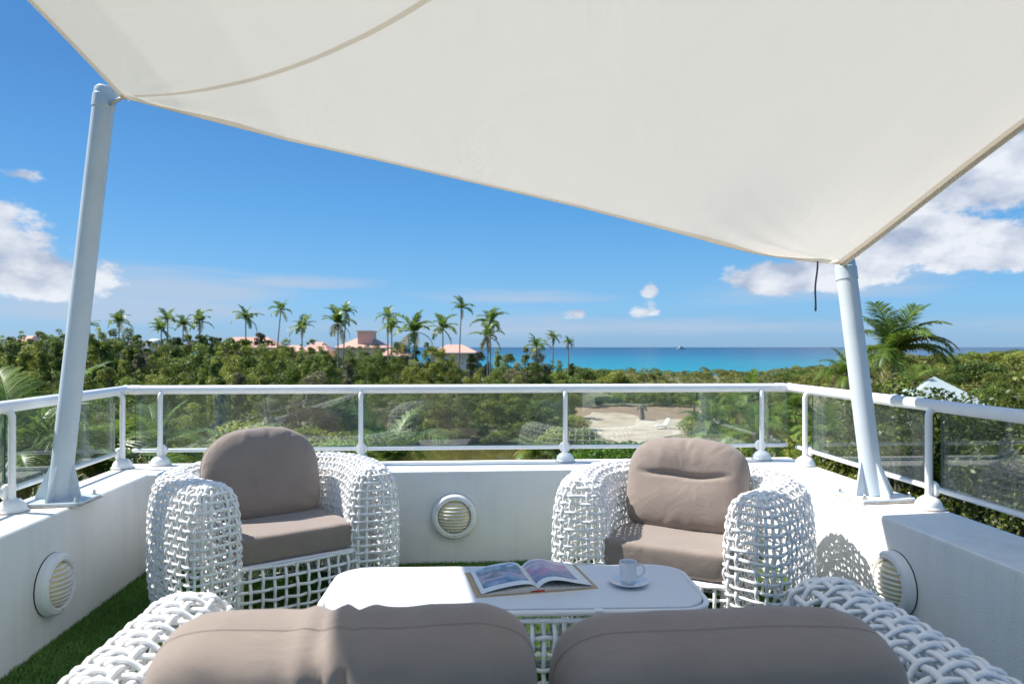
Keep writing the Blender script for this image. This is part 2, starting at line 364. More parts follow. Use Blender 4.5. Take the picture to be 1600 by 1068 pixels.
def grass():
    n = 330000
    # random points inside the inner quad, denser near the walls that stay in view
    s = rng.random(n); t = rng.random(n) ** .75
    Y0 = 1.2; A = np.array([IL[1].x, IL[1].y]); B = np.array([IL[2].x, IL[2].y])
    def side(i, Yv): a, b = IL[i], IL[i + 1] if i == 0 else IL[2]; return None
    lx = lambda y: IL[0].x + (IL[1].x - IL[0].x) * (y - IL[0].y) / (IL[1].y - IL[0].y)
    rx = lambda y: IL[3].x + (IL[2].x - IL[3].x) * (y - IL[3].y) / (IL[2].y - IL[3].y)
    half = s.copy()
    y = Y0 + (4.36 - Y0) * t; x = lx(y) + (rx(y) - lx(y)) * half
    yf = A[1] + (x - A[0]) / (B[0] - A[0]) * (B[1] - A[1]); ok = y < yf - .004; x, y = x[ok], y[ok]; n = len(x)
    a = rng.random(n) * 2 * np.pi; w = .0016 + rng.random(n) * .0012; h = .012 + rng.random(n) * .016; lean = rng.normal(0, .008, (n, 2))
    V = np.zeros((n, 3, 3)); V[:, 0, 0] = x - np.cos(a) * w; V[:, 0, 1] = y - np.sin(a) * w; V[:, 1, 0] = x + np.cos(a) * w; V[:, 1, 1] = y + np.sin(a) * w
    V[:, 0, 2] = V[:, 1, 2] = .004; V[:, 2, 0] = x + lean[:, 0]; V[:, 2, 1] = y + lean[:, 1]; V[:, 2, 2] = h
    tone = np.clip(rng.random(n) * .7 + .15 * np.sin(x * 9) * np.sin(y * 7) + .15, 0, .95)
    me = np_mesh('artificial_grass', V.reshape(-1, 3), np.arange(n * 3).reshape(-1, 3), leaf_mat('turf_blades', (.08, .17, .035), (.23, .44, .085), (.42, .46, .18), transl=.25), tone)
    tag(inst('artificial_grass', me), kind='stuff')
    g = MB(); g.prism([(lerp(p.x, 0, .0005), p.y) for p in (IL[0], IL[3], IL[2], IL[1])], .001, .005)
    g.build('turf_backing', mat('turf_base', (.03, .06, .015), 1, col2=(.045, .085, .022), nscale=60), smooth=False, kind='structure')
grass()

# ------------------------------------------------------------------ glass railing
RZ, BZ = 1.03, .648
RL = [Vector((-1.62, -2.6)), Vector((-2.435, 4.44)), Vector((1.855, 4.70)), Vector((2.33, -2.6))]     # rail line in plan
def plan_at_px(a, b, px):
    k = (px - 800) / F; d = b - a; t = (k * a.y - a.x) / (d.x - k * d.y); return a.lerp(b, t)
def plan_at_y(a, b, y): return a.lerp(b, (y - a.y) / (b.y - a.y))

def make_post(root, p, inward, along, r=.0155):
    """post standing inside the rail line; inward/along are plan unit vectors"""
    base = Vector((p.x, p.y, CAPZ))
    m = MB(); q = [base + Vector((0, 0, .03)), base + Vector((0, 0, .2)), base + Vector((0, 0, .40)), base + Vector((0, 0, .425))]
    o3 = Vector((-inward.x, -inward.y, 0))
    q += [base + Vector((0, 0, .44)) + o3 * .005, base + Vector((0, 0, .449)) + o3 * .014, base + Vector((0, 0, .452)) + o3 * .028]
    m.tube(q, r, 14, up=Vector((1, 0, 0))); post = m.build('post', M_PAINT, root)
    d = MB(); T = Matrix.Translation(base - Vector((0, 0, .004)))
    d.lathe([(.064, .0), (.064, .008), (.060, .014), (.058, .016), (.057, .022), (.052, .036), (.042, .049), (.028, .058), (.018, .062), (.016, .07)], 28, T)
    d.build('dome_base', M_PAINT, post)
    g = MB(); g.lathe([(.0665, -.0035), (.0665, .0012)], 28, Matrix.Translation(base + Vector((0, 0, .003)))); g.build('gasket', M_RUST, post)
    c = MB(); ctr = Vector((p.x, p.y, BZ)) + o3 * .0225
    T = Matrix.Translation(ctr) @ Vector((inward.x, inward.y, 0)).to_track_quat('Z', 'Y').to_matrix().to_4x4()
    c.lathe([(.033, -.012), (.036, -.008), (.036, .004), (.032, .009), (.014, .010), (.012, .013), (.002, .013)], 24, T); c.build('clip_disc', M_PAINT, post)
    return post

def railing(a, b, posts, label, panes, sleeves=(), ends=(True, True), cut=(0.0, 0.0)):
    d = (b - a); L = d.length; u = d / L; inw = Vector((u.y, -u.x))
    mid = a.lerp(b, .5)
    if inw.dot(Vector((0, 1)) - mid) < 0: inw = -inw
    root = empty('glass_railing', (mid.x, mid.y, CAPZ), label=label, cat='railing', group='glass railings round the terrace')
    bpy.context.view_layer.update()
    inv = Matrix.Translation((-mid.x, -mid.y, -CAPZ))
    def fix(o): o.matrix_parent_inverse = inv
    m = MB(); m.tube([(a.x, a.y, RZ), (mid.x, mid.y, RZ), (b.x, b.y, RZ)], .0285, 20); h = m.build('handrail', M_PAINT, root); fix(h)
    for s in sleeves:
        p = a + u * s; k = MB(); k.tube([(p.x - u.x * .03, p.y - u.y * .03, RZ), (p.x + u.x * .03, p.y + u.y * .03, RZ)], .0305, 20); k.build('sleeve', M_PAINT, h)
    p0 = a + u * cut[0]; p1 = b - u * cut[1]
    off = -inw * .0
    m = MB(); m.tube([(p0.x, p0.y, BZ), (p0.x + u.x * .01, p0.y + u.y * .01, BZ), (mid.x, mid.y, BZ), (p1.x - u.x * .01, p1.y - u.y * .01, BZ), (p1.x, p1.y, BZ)], [.008, .013, .013, .013, .008], 14)
    fix(m.build('bottom_rail', M_PAINT, root))
    for t in posts:
        p = a + u * t + inw * .034; fix(make_post(root, p, inw, u))
    for (s, e) in panes:
        c = a + u * ((s + e) / 2) ; rot = Matrix.Rotation(math.atan2(u.y, u.x), 3, 'Z')
        g = MB(); g.box((c.x, c.y, (1.004 + .664) / 2), (e - s, .008, .340), rot)
        # end faces show the green edge of the glass
        g.mi = [1, 1, 0, 0, 1, 1]
        go = g.build('glass_pane', [M_GLASS, M_GEDGE], root, smooth=False); fix(go)
    return root
def dist_on(a, b, p): return (p - a).dot((b - a).normalized())
# front
a, b = RL[1], RL[2]; L = (b - a).length
fp = [dist_on(a, b, plan_at_px(a, b, x)) for x in (254, 565, 882, 1187)]
ends = [dist_on(a, b, plan_at_px(a, b, x)) for x in (212, 1231)]
railing(a, b, fp, 'long front run of the glass railing facing the sea', [(ends[0], fp[1] - .006), (fp[1] + .006, fp[2] - .006), (fp[2] + .006, ends[1])], sleeves=(.06, L - .07), cut=(ends[0] - .02, L - ends[1] - .0))
a, b = RL[0], RL[1]; L = (b - a).length
lp = [dist_on(a, b, plan_at_y(a, b, y)) for y in (.6, 1.9, 3.17, 4.31)]
railing(a, b, lp, 'left hand run of the glass railing beside the tall pole', [(.1, lp[0] - .006), (lp[0] + .006, lp[1] - .006), (lp[1] + .006, lp[2] - .006), (lp[2] + .006, lp[3] - .03)], cut=(.0, .09))
a, b = RL[2], RL[3]; L = (b - a).length
rp = [dist_on(a, b, plan_at_y(a, b, y)) for y in (4.42, 3.24, 1.95, .7)]
railing(a, b, rp, 'right hand run of the glass railing beside the short pole', [(rp[0] + .03, rp[1] - .02), (rp[1] + .04, rp[2] - .006), (rp[2] + .006, rp[3] - .006)], sleeves=(L * 0 + dist_on(a, b, plan_at_y(a, b, 3.55)),), cut=(.09, 0))
j = MB()
for p in (RL[1], RL[2]):
    T = Matrix.Translation((p.x, p.y, RZ)); j = MB()
    j.lathe([(.002, -.0315), (.016, -.028), (.027, -.016), (.0315, 0), (.027, .016), (.016, .028), (.002, .0315)], 20, T)
    j.build('rail_joint', M_PAINT, bpy.data.objects['glass_railing']).matrix_parent_inverse = bpy.data.objects['glass_railing'].matrix_basis.inverted()

# ------------------------------------------------------------------ sail poles
def pole(bottom, top, label, gaz):
    root = empty('sail_pole', bottom, label=label, cat='pole', group='leaning poles that carry the shade sail')
    ax = (Vector(top) - Vector(bottom)); L = ax.length; axn = ax.normalized()
    m = MB(); r = .049; pts = [Vector((0, 0, 0)) + axn * t for t in (.012, L * .3, L * .6, L - .03)]
    m.tube(pts, r, 36, up=Vector((1, 0, 0)));
    tp = [axn * (L - .03), axn * (L - .015), axn * (L - .004), axn * L]
    m.tube(tp, [r, r * .96, r * .75, r * .3], 36, up=Vector((1, 0, 0))); m.build('shaft', M_POLE, root, ang=30)
    s = MB(); s.tube([axn * (L - .115), axn * (L - .112), axn * (L - .05), axn * (L - .047)], [r + .001, r + .0035, r + .0035, r + .001], 36, up=Vector((1, 0, 0))); s.build('collar', M_POLE, root)
    e = MB(); rr = Matrix.Rotation(gaz, 4, 'Z'); e.prism([(-.15, -.115), (.13, -.115), (.15, -.095), (.15, .095), (.13, .115), (-.13, .115), (-.15, .095)], .002, .014, rr); e.build('base_plate', M_POLE, root, bevel=.002)
    g = MB(); g.prism([(-.157, -.122), (.135, -.122), (.157, -.10), (.157, .10), (.135, .122), (-.135, .122), (-.157, .10)], -.003, .0018, rr); g.build('gasket', M_RUST, root)
    for i, an in enumerate((math.pi, -math.pi / 2, 0, math.pi / 2)):
        gm = MB(); A = Matrix.Rotation(gaz + an, 4, 'Z'); hgt = .175
        d = (A @ Vector((1, 0, 0)))
        pl = [d * .035 + Vector((0, 0, .014)), d * .104 + Vector((0, 0, .014)), d * .101 + Vector((0, 0, .035)), d * (.052) + axn * hgt, d * .03 + axn * hgt]
        pl[3] += Vector((0, 0, 0)); w = (A @ Vector((0, 1, 0))) * .005
        vs = [p - w for p in pl] + [p + w for p in pl]; n = 5
        gm.add(vs, [tuple(range(n)), tuple(range(2 * n - 1, n - 1, -1))] + [(k, n + k, n + (k + 1) % n, (k + 1) % n) for k in range(n)])
        gm.build('gusset', M_POLE, root, smooth=False)
    for sx in (-1, 1):
        for sy in (-1, 1):
            bm = MB(); c = rr @ Vector((.122 * sx, .088 * sy, 0))
            T = Matrix.Translation(c); bm.lathe([(.011, .014), (.011, .017), (.0095, .017), (.0095, .025), (.006, .025), (.006, .036), (.004, .038)], 6, T); bm.build('bolt', M_STEEL, root)
    return root
BL = Vector((-2.165, 3.36, CAPZ + .004)); TL = Vector((-2.02, 3.50, 2.595))
BR = Vector((1.775, 3.45, CAPZ + .004)); TR = Vector((1.700, 3.60, 1.755))
pole(BL, TL, 'tall pale blue grey pole leaning from the left parapet', R(5))
pole(BR, TR, 'short pale blue grey pole leaning from the right parapet', R(12))

# ------------------------------------------------------------------ shade sail
P0 = W(190, 152, 3.44); P1 = W(1316, 411, 3.54); P2 = Vector((-2.10, -.9, 3.27)); P3 = Vector((2.42, -.9, 3.16))
def sail_fn():
    # front edge through points of the photographed outline at its own depth
    fr = [(190, 152), (300, 181), (450, 219), (600, 252), (750, 287), (900, 322), (1040, 358), (1120, 377), (1180, 390), (1230, 399), (1275, 407), (1316, 411)]
    fpt = []
    for (x, y) in fr:
        s = (x - 190) / (1316 - 190); fpt.append((s, W(x, y, 3.44 + .10 * s - .22 * math.sin(math.pi * s ** .6))))
    S = np.array([f[0] for f in fpt]); X = np.array([list(f[1]) for f in fpt])
    def Fe(s): return np.stack([np.interp(s, S, X[:, k]) for k in range(3)], -1)
    def arc(A, B, inward, sag):
        A = np.array(A); B = np.array(B)
        def g(t):
            t = np.asarray(t)[..., None]; c = 4 * t * (1 - t)
            return A + (B - A) * t + np.array([inward, 0, 0]) * c + np.array([0, 0, -sag]) * c
        return g
    Le = arc(P0, P2, .10, -.02); Re = arc(P1, P3, -.12, .02)
    def Ne(s):
        s = np.asarray(s)[..., None]; A = np.array(P2); B = np.array(P3); return A + (B - A) * s + np.array([0, .25, -.04]) * 4 * s * (1 - s)
    def Sf(s, t):
        s = np.asarray(s, float); t = np.asarray(t, float); s_, t_ = s[..., None], t[..., None]
        c = (1 - t_) * Fe(s) + t_ * Ne(s) + (1 - s_) * Le(t) + s_ * Re(t) - ((1 - s_) * (1 - t_) * np.array(P0) + s_ * (1 - t_) * np.array(P1) + (1 - s_) * t_ * np.array(P2) + s_ * t_ * np.array(P3))
        belly = -.10 * np.sin(np.pi * np.clip(s, 0, 1)) ** .8 * np.sin(np.pi * np.clip(t, 0, 1)) ** .8
        # gathers running out of the two visible corners
        for (cs, amp, fq) in ((1.0, .014, 26), (0.0, .009, 20)):
            ds = np.abs(s - cs) * 3.6; dt = t * 4.3; r = np.sqrt(ds ** 2 + dt ** 2); an = np.arctan2(dt, ds + 1e-6)
            belly = belly + amp * np.sin(an * fq + np.sin(an * 9)) * np.exp(-((r - .38) / .30) ** 2) * np.exp(-(an / .55) ** 2)
        # soft belly just inside the low corner
        belly = belly - .05 * np.exp(-(((1 - s) * 3.6 - .42) / .30) ** 2 - ((t * 4.3 - .35) / .35) ** 2)
        c[..., 2] += belly; return c
    return Sf
SF = sail_fn()
def sail():
    ns, ntt = 150, 110
    s = np.linspace(0, 1, ns); t = np.linspace(0, 1, ntt) ** 1.35; S, T = np.meshgrid(s, t, indexing='ij'); P = SF(S, T).reshape(-1, 3)
    idx = np.arange(ns * ntt).reshape(ns, ntt); Fq = np.stack([idx[:-1, :-1], idx[1:, :-1], idx[1:, 1:], idx[:-1, 1:]], -1).reshape(-1, 4)
    me = np_mesh('shade_sail', P, Fq, M_SAIL, smooth=True)
    root = inst('shade_sail', me); tag(root, 'large ivory fabric shade sail stretched over the terrace', 'shade sail')
    def ribbon(name, sv, tv, dw, side, off=.004):
        n = len(sv); P = SF(sv, tv); e = 1e-3
        a = SF(np.clip(sv + e, 0, 1), tv) - SF(np.clip(sv - e, 0, 1), tv); b = SF(sv, np.clip(tv + e, 0, 1)) - SF(sv, np.clip(tv - e, 0, 1))
        nn = np.cross(a, b); nn /= np.linalg.norm(nn, axis=1)[:, None]; nn[nn[:, 2] > 0] *= -1
        tg = np.gradient(P, axis=0); tg /= np.linalg.norm(tg, axis=1)[:, None]; w = np.cross(nn, tg); w[:] *= side
        A = P + nn * off; B = P + w * dw + nn * (off + .001); V = np.concatenate([A, B]); k = np.arange(n - 1)
        Fq = np.stack([k, k + 1, n + k + 1, n + k], -1); return inst(name, np_mesh(name, V, Fq, M_HEM, smooth=True), root)
    u = np.linspace(0, 1, 160)
    ribbon('hem', u, u * 0, .045, 1); ribbon('hem', u * 0, u, .045, -1); ribbon('hem', u * 0 + 1, u, .045, 1) 
    # seam arc: locate photographed seam points on the cloth
    sg, tg = np.meshgrid(np.linspace(0, .95, 420), np.linspace(0, .95, 420), indexing='ij'); Pg = SF(sg, tg)
    px = 800 + F * Pg[..., 0] / Pg[..., 1]; py = HZ - F * (Pg[..., 2] - EYE) / Pg[..., 1]
    ss, tt = [], []
    for (x, y) in [(215, 152), (260, 148), (320, 142), (380, 131), (440, 113), (500, 90), (560, 62), (620, 30), (680, -4), (740, -45), (810, -100), (890, -175), (980, -280), (1080, -430)]:
        d = np.where(Pg[..., 1] > .5, (px - x) ** 2 + (py - y) ** 2, 1e9); k = np.unravel_index(np.argmin(d), d.shape); ss.append(sg[k]); tt.append(tg[k])
    q = np.linspace(0, 1, len(ss)); cs = np.polyfit(q, ss, 5); ct = np.polyfit(q, tt, 5)
    u2 = np.linspace(0, 1, 90); ribbon('seam', np.clip(np.polyval(cs, u2), 0, 1), np.clip(np.polyval(ct, u2), 0, 1), .020, 1)
    # tube hem with the cable on the right hand edge
    E = SF(np.ones(90), np.linspace(0, 1, 90)); m = MB(); m.tube([tuple(p + np.array([.004, 0, .002])) for p in E], .016, 8); m.build('cable_hem', M_SAIL, root)
    E = SF(np.linspace(0, 1, 120), np.zeros(120)); m = MB(); m.tube([tuple(p + np.array([0, .001, .0])) for p in E], .0025, 6); m.build('edge_cord', M_SAIL, root)
    E = SF(np.zeros(60), np.linspace(0, 1, 60)); m = MB(); m.tube([tuple(p) for p in E], .0028, 6); m.build('edge_cord', M_SAIL, root)
    # corner webbing and fittings
    for (c0, tp, sgn) in ((P0, TL, 1), (P1, TR, -1)):
        c0 = Vector(c0)
        ax = (Vector(tp) - (BL if sgn > 0 else BR)).normalized(); ring = Vector(tp) - ax * (.105 if sgn > 0 else .03); out = (c0 - ring); out.z = 0; out.normalize()
        st = ring + out * .045
        f = MB(); f.tube([st, st.lerp(c0, .35), st.lerp(c0, .7), c0 + out * .015], [.005, .009, .009, .006], 8); f.build('turnbuckle', M_STEEL, root)
        f = MB(); pts = [c0 + Vector((.012 * math.cos(a), 0, .012 * math.sin(a))) for a in np.linspace(0, 2 * math.pi, 14)[:-1]]; f.tube(pts, .003, 6, closed=True); f.build('shackle', M_STEEL, root)
    return root
sail()
rp_ = MB(); a = W(1277, 408, 3.43); b = W(1273, 486, 3.43)
pts = [a.lerp(b, t) + Vector((.004 * math.sin(t * 7 + 1), .003 * math.cos(t * 5), 0)) for t in np.linspace(0, 1, 18)]
rp_.tube(pts, [.0045] * 16 + [.0055, .005], 7)
rp_.build('rope', mat('grey_rope', (.11, .10, .10), .9, bump=.5, bscale=300), label='thin dark rope hanging from the low corner of the sail', cat='rope')

# ------------------------------------------------------------------ woven furniture
def catmull(P, closed, k):
    P = np.asarray(P, float); n = len(P)
    if closed: Q = np.concatenate([P[-1:], P, P[:2]]); m = n
    else: Q = np.concatenate([2 * P[:1] - P[1:2], P, 2 * P[-1:] - P[-2:-1]]); m = n - 1
    t = np.linspace(0, 1, k, endpoint=False)[None, :, None]; p0, p1, p2, p3 = (Q[i:i + m][:, None, :] for i in range(4))
    r = .5 * ((2 * p1) + (-p0 + p2) * t + (2 * p0 - 5 * p1 + 4 * p2 - p3) * t ** 2 + (-p0 + 3 * p1 - 3 * p2 + p3) * t ** 3)
    r = r.reshape(-1, P.shape[1]); return r if closed else np.concatenate([r, P[-1:]])
class Strands:
    def __init__(s): s.V = []; s.F = []; s.n = 0
    def add(s, P, Nm, r, closed=False, sides=7, k=4):
        D = catmull(np.concatenate([P, Nm], 1), closed, k); P = D[:, :3]; Nm = D[:, 3:]; n = len(P)
        T = (np.roll(P, -1, 0) - np.roll(P, 1, 0)) if closed else np.gradient(P, axis=0)
        T /= np.linalg.norm(T, axis=1)[:, None] + 1e-9; Nm = Nm - T * (Nm * T).sum(1)[:, None]; Nm /= np.linalg.norm(Nm, axis=1)[:, None] + 1e-9
        B = np.cross(T, Nm); a = np.arange(sides) * 2 * np.pi / sides
        V = P[:, None, :] + r * (np.cos(a)[None, :, None] * Nm[:, None, :] * .78 + np.sin(a)[None, :, None] * B[:, None, :] * 1.16)
        idx = np.arange(n * sides).reshape(n, sides) + s.n; nx = np.roll(idx, -1, 0) if closed else idx[1:]; cu = idx if closed else idx[:-1]
        Fq = np.stack([cu, np.roll(cu, -1, 1), np.roll(nx, -1, 1), nx], -1).reshape(-1, 4)
        s.V.append(V.reshape(-1, 3)); s.F.append(Fq); s.n += n * sides
    def build(s, name, parent, m=None):
        return inst(name, np_mesh(name, np.concatenate(s.V), np.concatenate(s.F), m or M_PLASTIC, smooth=True), parent)
def resample(P, n):
    P = np.asarray(P, float); d = np.concatenate([[0], np.cumsum(np.linalg.norm(np.diff(P, axis=0), axis=1))]); q = np.linspace(0, d[-1], n)
    return np.stack([np.interp(q, d, P[:, k]) for k in range(P.shape[1])], 1)
def grid_normals(G, closed):
    du = (np.roll(G, -1, 0) - np.roll(G, 1, 0)) if closed else np.gradient(G, axis=0); dv = np.gradient(G, axis=1)
    n = np.cross(du, dv); return n / (np.linalg.norm(n, axis=2)[..., None] + 1e-9)
PROF = [(.102, .012), (.121, .08), (.132, .18), (.136, .30), (.134, .42), (.128, .51), (.116, .58), (.094, .632), (.056, .661), (.024, .669)]
def tub_shell(half, y0, yb, rc, pitch=.052, r=.0068, fwd=.115, jit=.0011, bow=False):
    """thick U of woven strands: arms from y0 back to yb, joined round the back"""
    cl = [(-half, y0), (-half, yb - rc)] + [(-half + rc - rc * math.cos(a), yb - rc + rc * math.sin(a)) for a in np.linspace(0, math.pi / 2, 12)[1:]]
    if bow: cl = [tuple(p) for p in catmull(np.array([(-half, y0), (-half - .038, y0 + .13), (-half - .062, y0 + .28), (-half - .050, y0 + .43), (-half + .03, y0 + .575), (-half + .19, y0 + .665), (-.06, yb + .045)]), False, 5)]
    cl = cl + [(-x, y) for (x, y) in reversed(cl)]; Ltot = np.linalg.norm(np.diff(np.array(cl), axis=0), axis=1).sum()
    M = int(Ltot / pitch); M += M % 2; C = resample(cl, M); T = np.gradient(C, axis=0); T /= np.linalg.norm(T, axis=1)[:, None]
    O = np.stack([-T[:, 1], T[:, 0]], 1)     # outward (left of travel)
    pl = catmull(PROF, False, 8); K = int(np.linalg.norm(np.diff(pl, axis=0), axis=1).sum() / pitch) + 1; pl = resample(pl, K)
    ztop = .676; Pn = 8; cols = []
    for j in range(M): cols.append([(C[j, 0] + O[j, 0] * h, C[j, 1] + O[j, 1] * h, z) for h, z in pl])
    def cap(e, sgn):
        out = []
        for a in np.linspace(0, math.pi, Pn + 2)[1:-1]:
            cx = math.copysign(abs(math.cos(a)) ** .62, math.cos(a)); cy = abs(math.sin(a)) ** .62
            fw = T[e] * sgn; out.append([(C[e, 0] + O[e, 0] * h * cx + fw[0] * cy * fwd * (h / .136) ** .8, C[e, 1] + O[e, 1] * h * cx + fw[1] * cy * fwd * (h / .136) ** .8, z) for h, z in pl])
        return out
    cr = cap(M - 1, 1); cols += cr
    for j in range(M - 1, -1, -1): cols.append([(C[j, 0] - O[j, 0] * h, C[j, 1] - O[j, 1] * h, z) for h, z in pl])
    cl_ = cap(0, -1); cols += cl_[::-1]
    G = np.array(cols); N = grid_normals(G, True)
    cen = G.mean(axis=(0, 1)); 
    ref = np.array([O[0, 0], O[0, 1], 0]);
    if (N[2, 3] * ref).sum() < 0: N = -N
    NN = len(G); par = (np.add.outer(np.arange(NN), np.arange(K)) % 2) * 2 - 1
    amp = r * .8; G = G + rng.normal(0, jit, G.shape); S = Strands()
    for k in range(K): S.add(G[:, k] + N[:, k] * (par[:, k] * amp)[:, None], N[:, k], r * rng.uniform(.93, 1.07), closed=True)
    up = np.array([0, 0, 1.0])
    for j in range(M):
        i2 = M + Pn + (M - 1 - j); top = np.array([[C[j, 0], C[j, 1], ztop]])
        A = G[j] - N[j] * (par[j] * amp)[:, None]; B = (G[i2] - N[i2] * (par[i2] * amp)[:, None])[::-1]
        P = np.concatenate([A, top, B]); Nv = np.concatenate([N[j], up[None], N[i2][::-1]]); S.add(P, Nv, r * rng.uniform(.93, 1.07))
    for base, e, sgn in ((M, M - 1, 1), (2 * M + Pn, 0, -1)):
        for q in range(Pn):
            i = base + q; P = G[i] - N[i] * (par[i] * amp)[:, None]; end = np.array([[C[e, 0] + T[e, 0] * sgn * .01, C[e, 1] + T[e, 1] * sgn * .01, ztop - .003]])
            S.add(np.concatenate([P, end]), np.concatenate([N[i], up[None]]), r)
    rid = np.concatenate([C + O * 0, np.full((M, 1), ztop - .010)], 1); S.add(rid, np.tile(up, (M, 1)), r)
    return S, C
def flat_panel(fn, nu, nv, r, jit=.0015, edge=True):
    u = np.linspace(0, 1, nu); v = np.linspace(0, 1, nv); G = np.array([[fn(a, b) for b in v] for a in u]); N = grid_normals(G, False); par = (np.add.outer(np.arange(nu), np.arange(nv)) % 2) * 2 - 1
    G = G + rng.normal(0, jit, G.shape); S = Strands(); amp = r * .95
    for k in range(nv): S.add(G[:, k] + N[:, k] * (par[:, k] * amp)[:, None], N[:, k], r)
    for k in range(nu): S.add(G[k] - N[k] * (par[k] * amp)[:, None], N[k], r)
    return S

def cushion(name, w, h, t, parent, n_up=4, n_low=4, p=5, q=3.0, puff=.15, crease=None, wr=.004, seed=0, loc=(0, 0, 0), tilt=0, nth=120, nr=26, folds=(), pipe=.0035, label=None, lump=.004, sagc=0):
    th = np.linspace(0, 2 * np.pi, nth, endpoint=False); rr = np.sin(np.linspace(0, np.pi / 2, nr)); rr[0] = 0
    def bound(a):
        c, s = math.cos(a), math.sin(a); n = n_up if s > 0 else n_low
        return (abs(c / (w / 2)) ** n + abs(s / (h / 2)) ** n) ** (-1 / n)
    # even spacing round the outline
    fine = np.linspace(0, 2 * np.pi, 1440, endpoint=False); bx = np.array([[bound(a) * math.cos(a), bound(a) * math.sin(a)] for a in fine]); bx = np.concatenate([bx, bx[:1]])
    B = resample(bx, nth + 1)[:-1]
    V = []; so = Vector((seed * 3.1, seed * 1.7, seed))
    for side in (1, -1):
        for k, r in enumerate(rr):
            for i in range(nth):
                x, z = B[i] * r; y = t / 2 * max(0, 1 - r ** p) ** (1 / q) * (1 + puff * (1 - r * r))
                d = mnoise.noise(Vector((x * 5, z * 5, side)) + so) * lump * 2
                e = math.exp(-((r - .86) / .12) ** 2); a = th[i]
                d += wr * e * math.sin(a * 19 + 6 * mnoise.noise(Vector((math.cos(a) * 2, math.sin(a) * 2, 0)) + so)) * max(0, .25 + mnoise.noise(Vector((x * 6, z * 6, 4)) + so) * 2)
                if crease and side == 1:
                    zc, dep, hwid = crease; zz = z - zc - .015 * (x / hwid) ** 2
                    d -= dep * math.exp(-((zz + .004 * math.sin(x * 23)) / .013) ** 2) * max(0, 1 - (abs(x) / hwid) ** 2.4) + dep * .75 * math.exp(-(zz / .065) ** 2) * max(0, 1 - (abs(x) / hwid) ** 2)
                for (fx, fw, fd, sl) in folds:
                    d += fd * math.exp(-((x - fx - (z - h / 2) * sl) / fw) ** 2) * max(0, min(1, (z - h * .05) / (h * .3)))
                y2 = max(0, y + d * min(1, (1 - r) * 14)) if r < 1 else 0
                zz2 = z
                if r > .35:
                    ex = sum(fd * .4 * math.exp(-((x - fx) / fw) ** 2) for (fx, fw, fd, sl) in folds) if z > 0 else 0
                    zz2 = z + (ex + mnoise.noise(Vector((x * 7, 3, 0)) + so) * lump * 1.2) * r ** 3 * (1 if z > 0 else .3)
                if sagc and z > 0: zz2 -= sagc * math.cos(min(1, abs(x) / (w / 2)) * math.pi / 2) * (z / (h / 2)) ** 2
                V.append((x, -side * y2, zz2))
    Fs = []
    for sidx in (0, 1):
        b = sidx * nr * nth
        for k in range(nr - 1):
            for i in range(nth):
                j = (i + 1) % nth; f = (b + k * nth + i, b + k * nth + j, b + (k + 1) * nth + j, b + (k + 1) * nth + i)
                Fs.append(f if sidx else f[::-1])
    V = np.array(V); rt = Matrix.Rotation(tilt, 3, 'X'); V = V @ np.array(rt).T + np.array(loc)
    me = np_mesh(name, V, Fs, M_TAUPE, smooth=True)
    o = inst(name, me, parent)
    import bmesh
    bm = bmesh.new(); bm.from_mesh(me); bmesh.ops.remove_doubles(bm, verts=bm.verts, dist=.0002); bmesh.ops.recalc_face_normals(bm, faces=bm.faces); bm.to_mesh(me); bm.free()
    me.polygons.foreach_set('use_smooth', [True] * len(me.polygons)); 
    if label: o['label'] = label
    if pipe:
        ring = V[(nr - 1) * nth: nr * nth]; mb = MB(); mb.tube([tuple(v) for v in ring], pipe, 6, closed=True); mb.build('piping', M_TAUPE, o)
    return o

def chair(loc, rz, label, variant):
    root = empty('woven_armchair', loc, rz, label=label, cat='armchair', group='white woven armchairs with taupe cushions'); root.scale = (.975, .975, 1)
    S, C = tub_shell(.418, .115, .775, .29, pitch=.0385, r=.0064, bow=True); S.build('woven_shell', root)
    fn = lambda u, v: (lerp(-.30, .30, u), .055 - .035 * math.sin(math.pi * u) - .02 * math.sin(math.pi * v) + 0, lerp(.012, .262, v))
    S = flat_panel(fn, 12, 6, .0068); S.build('front_panel', root)
    m = MB(); m.box((0, .33, .262), (.59, .56, .022)); m.build('seat_board', M_PLASTIC, root, bevel=.006)
    for sx in (-1, 1):
        for sy in (.10, .62):
            g = MB(); g.tube([(sx * .27, sy, .0), (sx * .27, sy, .25)], .012, 8); g.build('frame_leg', M_PAINT, root)
    cushion('seat_cushion', .605, .575, .128, root, n_up=14, n_low=14, p=24, q=4.6, puff=.05, pipe=0, wr=.0012, seed=variant, loc=(0, .345, .338), tilt=R(-90), lump=.002)
    if variant == 1:
        cushion('back_cushion', .635, .50, .17, root, n_up=2.5, n_low=5, p=5, q=2.6, puff=.10, wr=.003, seed=2, loc=(-.035, .57, .612), tilt=R(-16), nth=150, nr=34, folds=((-.08, .02, .004, .3), (.12, .03, .004, -.2)))
    else:
        cushion('back_cushion', .625, .475, .17, root, n_up=3.2, n_low=4.5, p=5, q=2.4, puff=.16, wr=.003, seed=5, loc=(0, .525, .600), tilt=R(-18), nth=150, nr=34, crease=(.035, .024, .25), folds=((-.1, .02, .003, .2), (.05, .02, .003, -.1)))
    return root
chair((-1.0, 3.38, .004), R(36), 'white woven armchair on the left whose rounded taupe back cushion is smooth', 1)
chair((.640, 3.10, .004), R(-28), 'white woven armchair on the right whose taupe back cushion is creased across', 2)

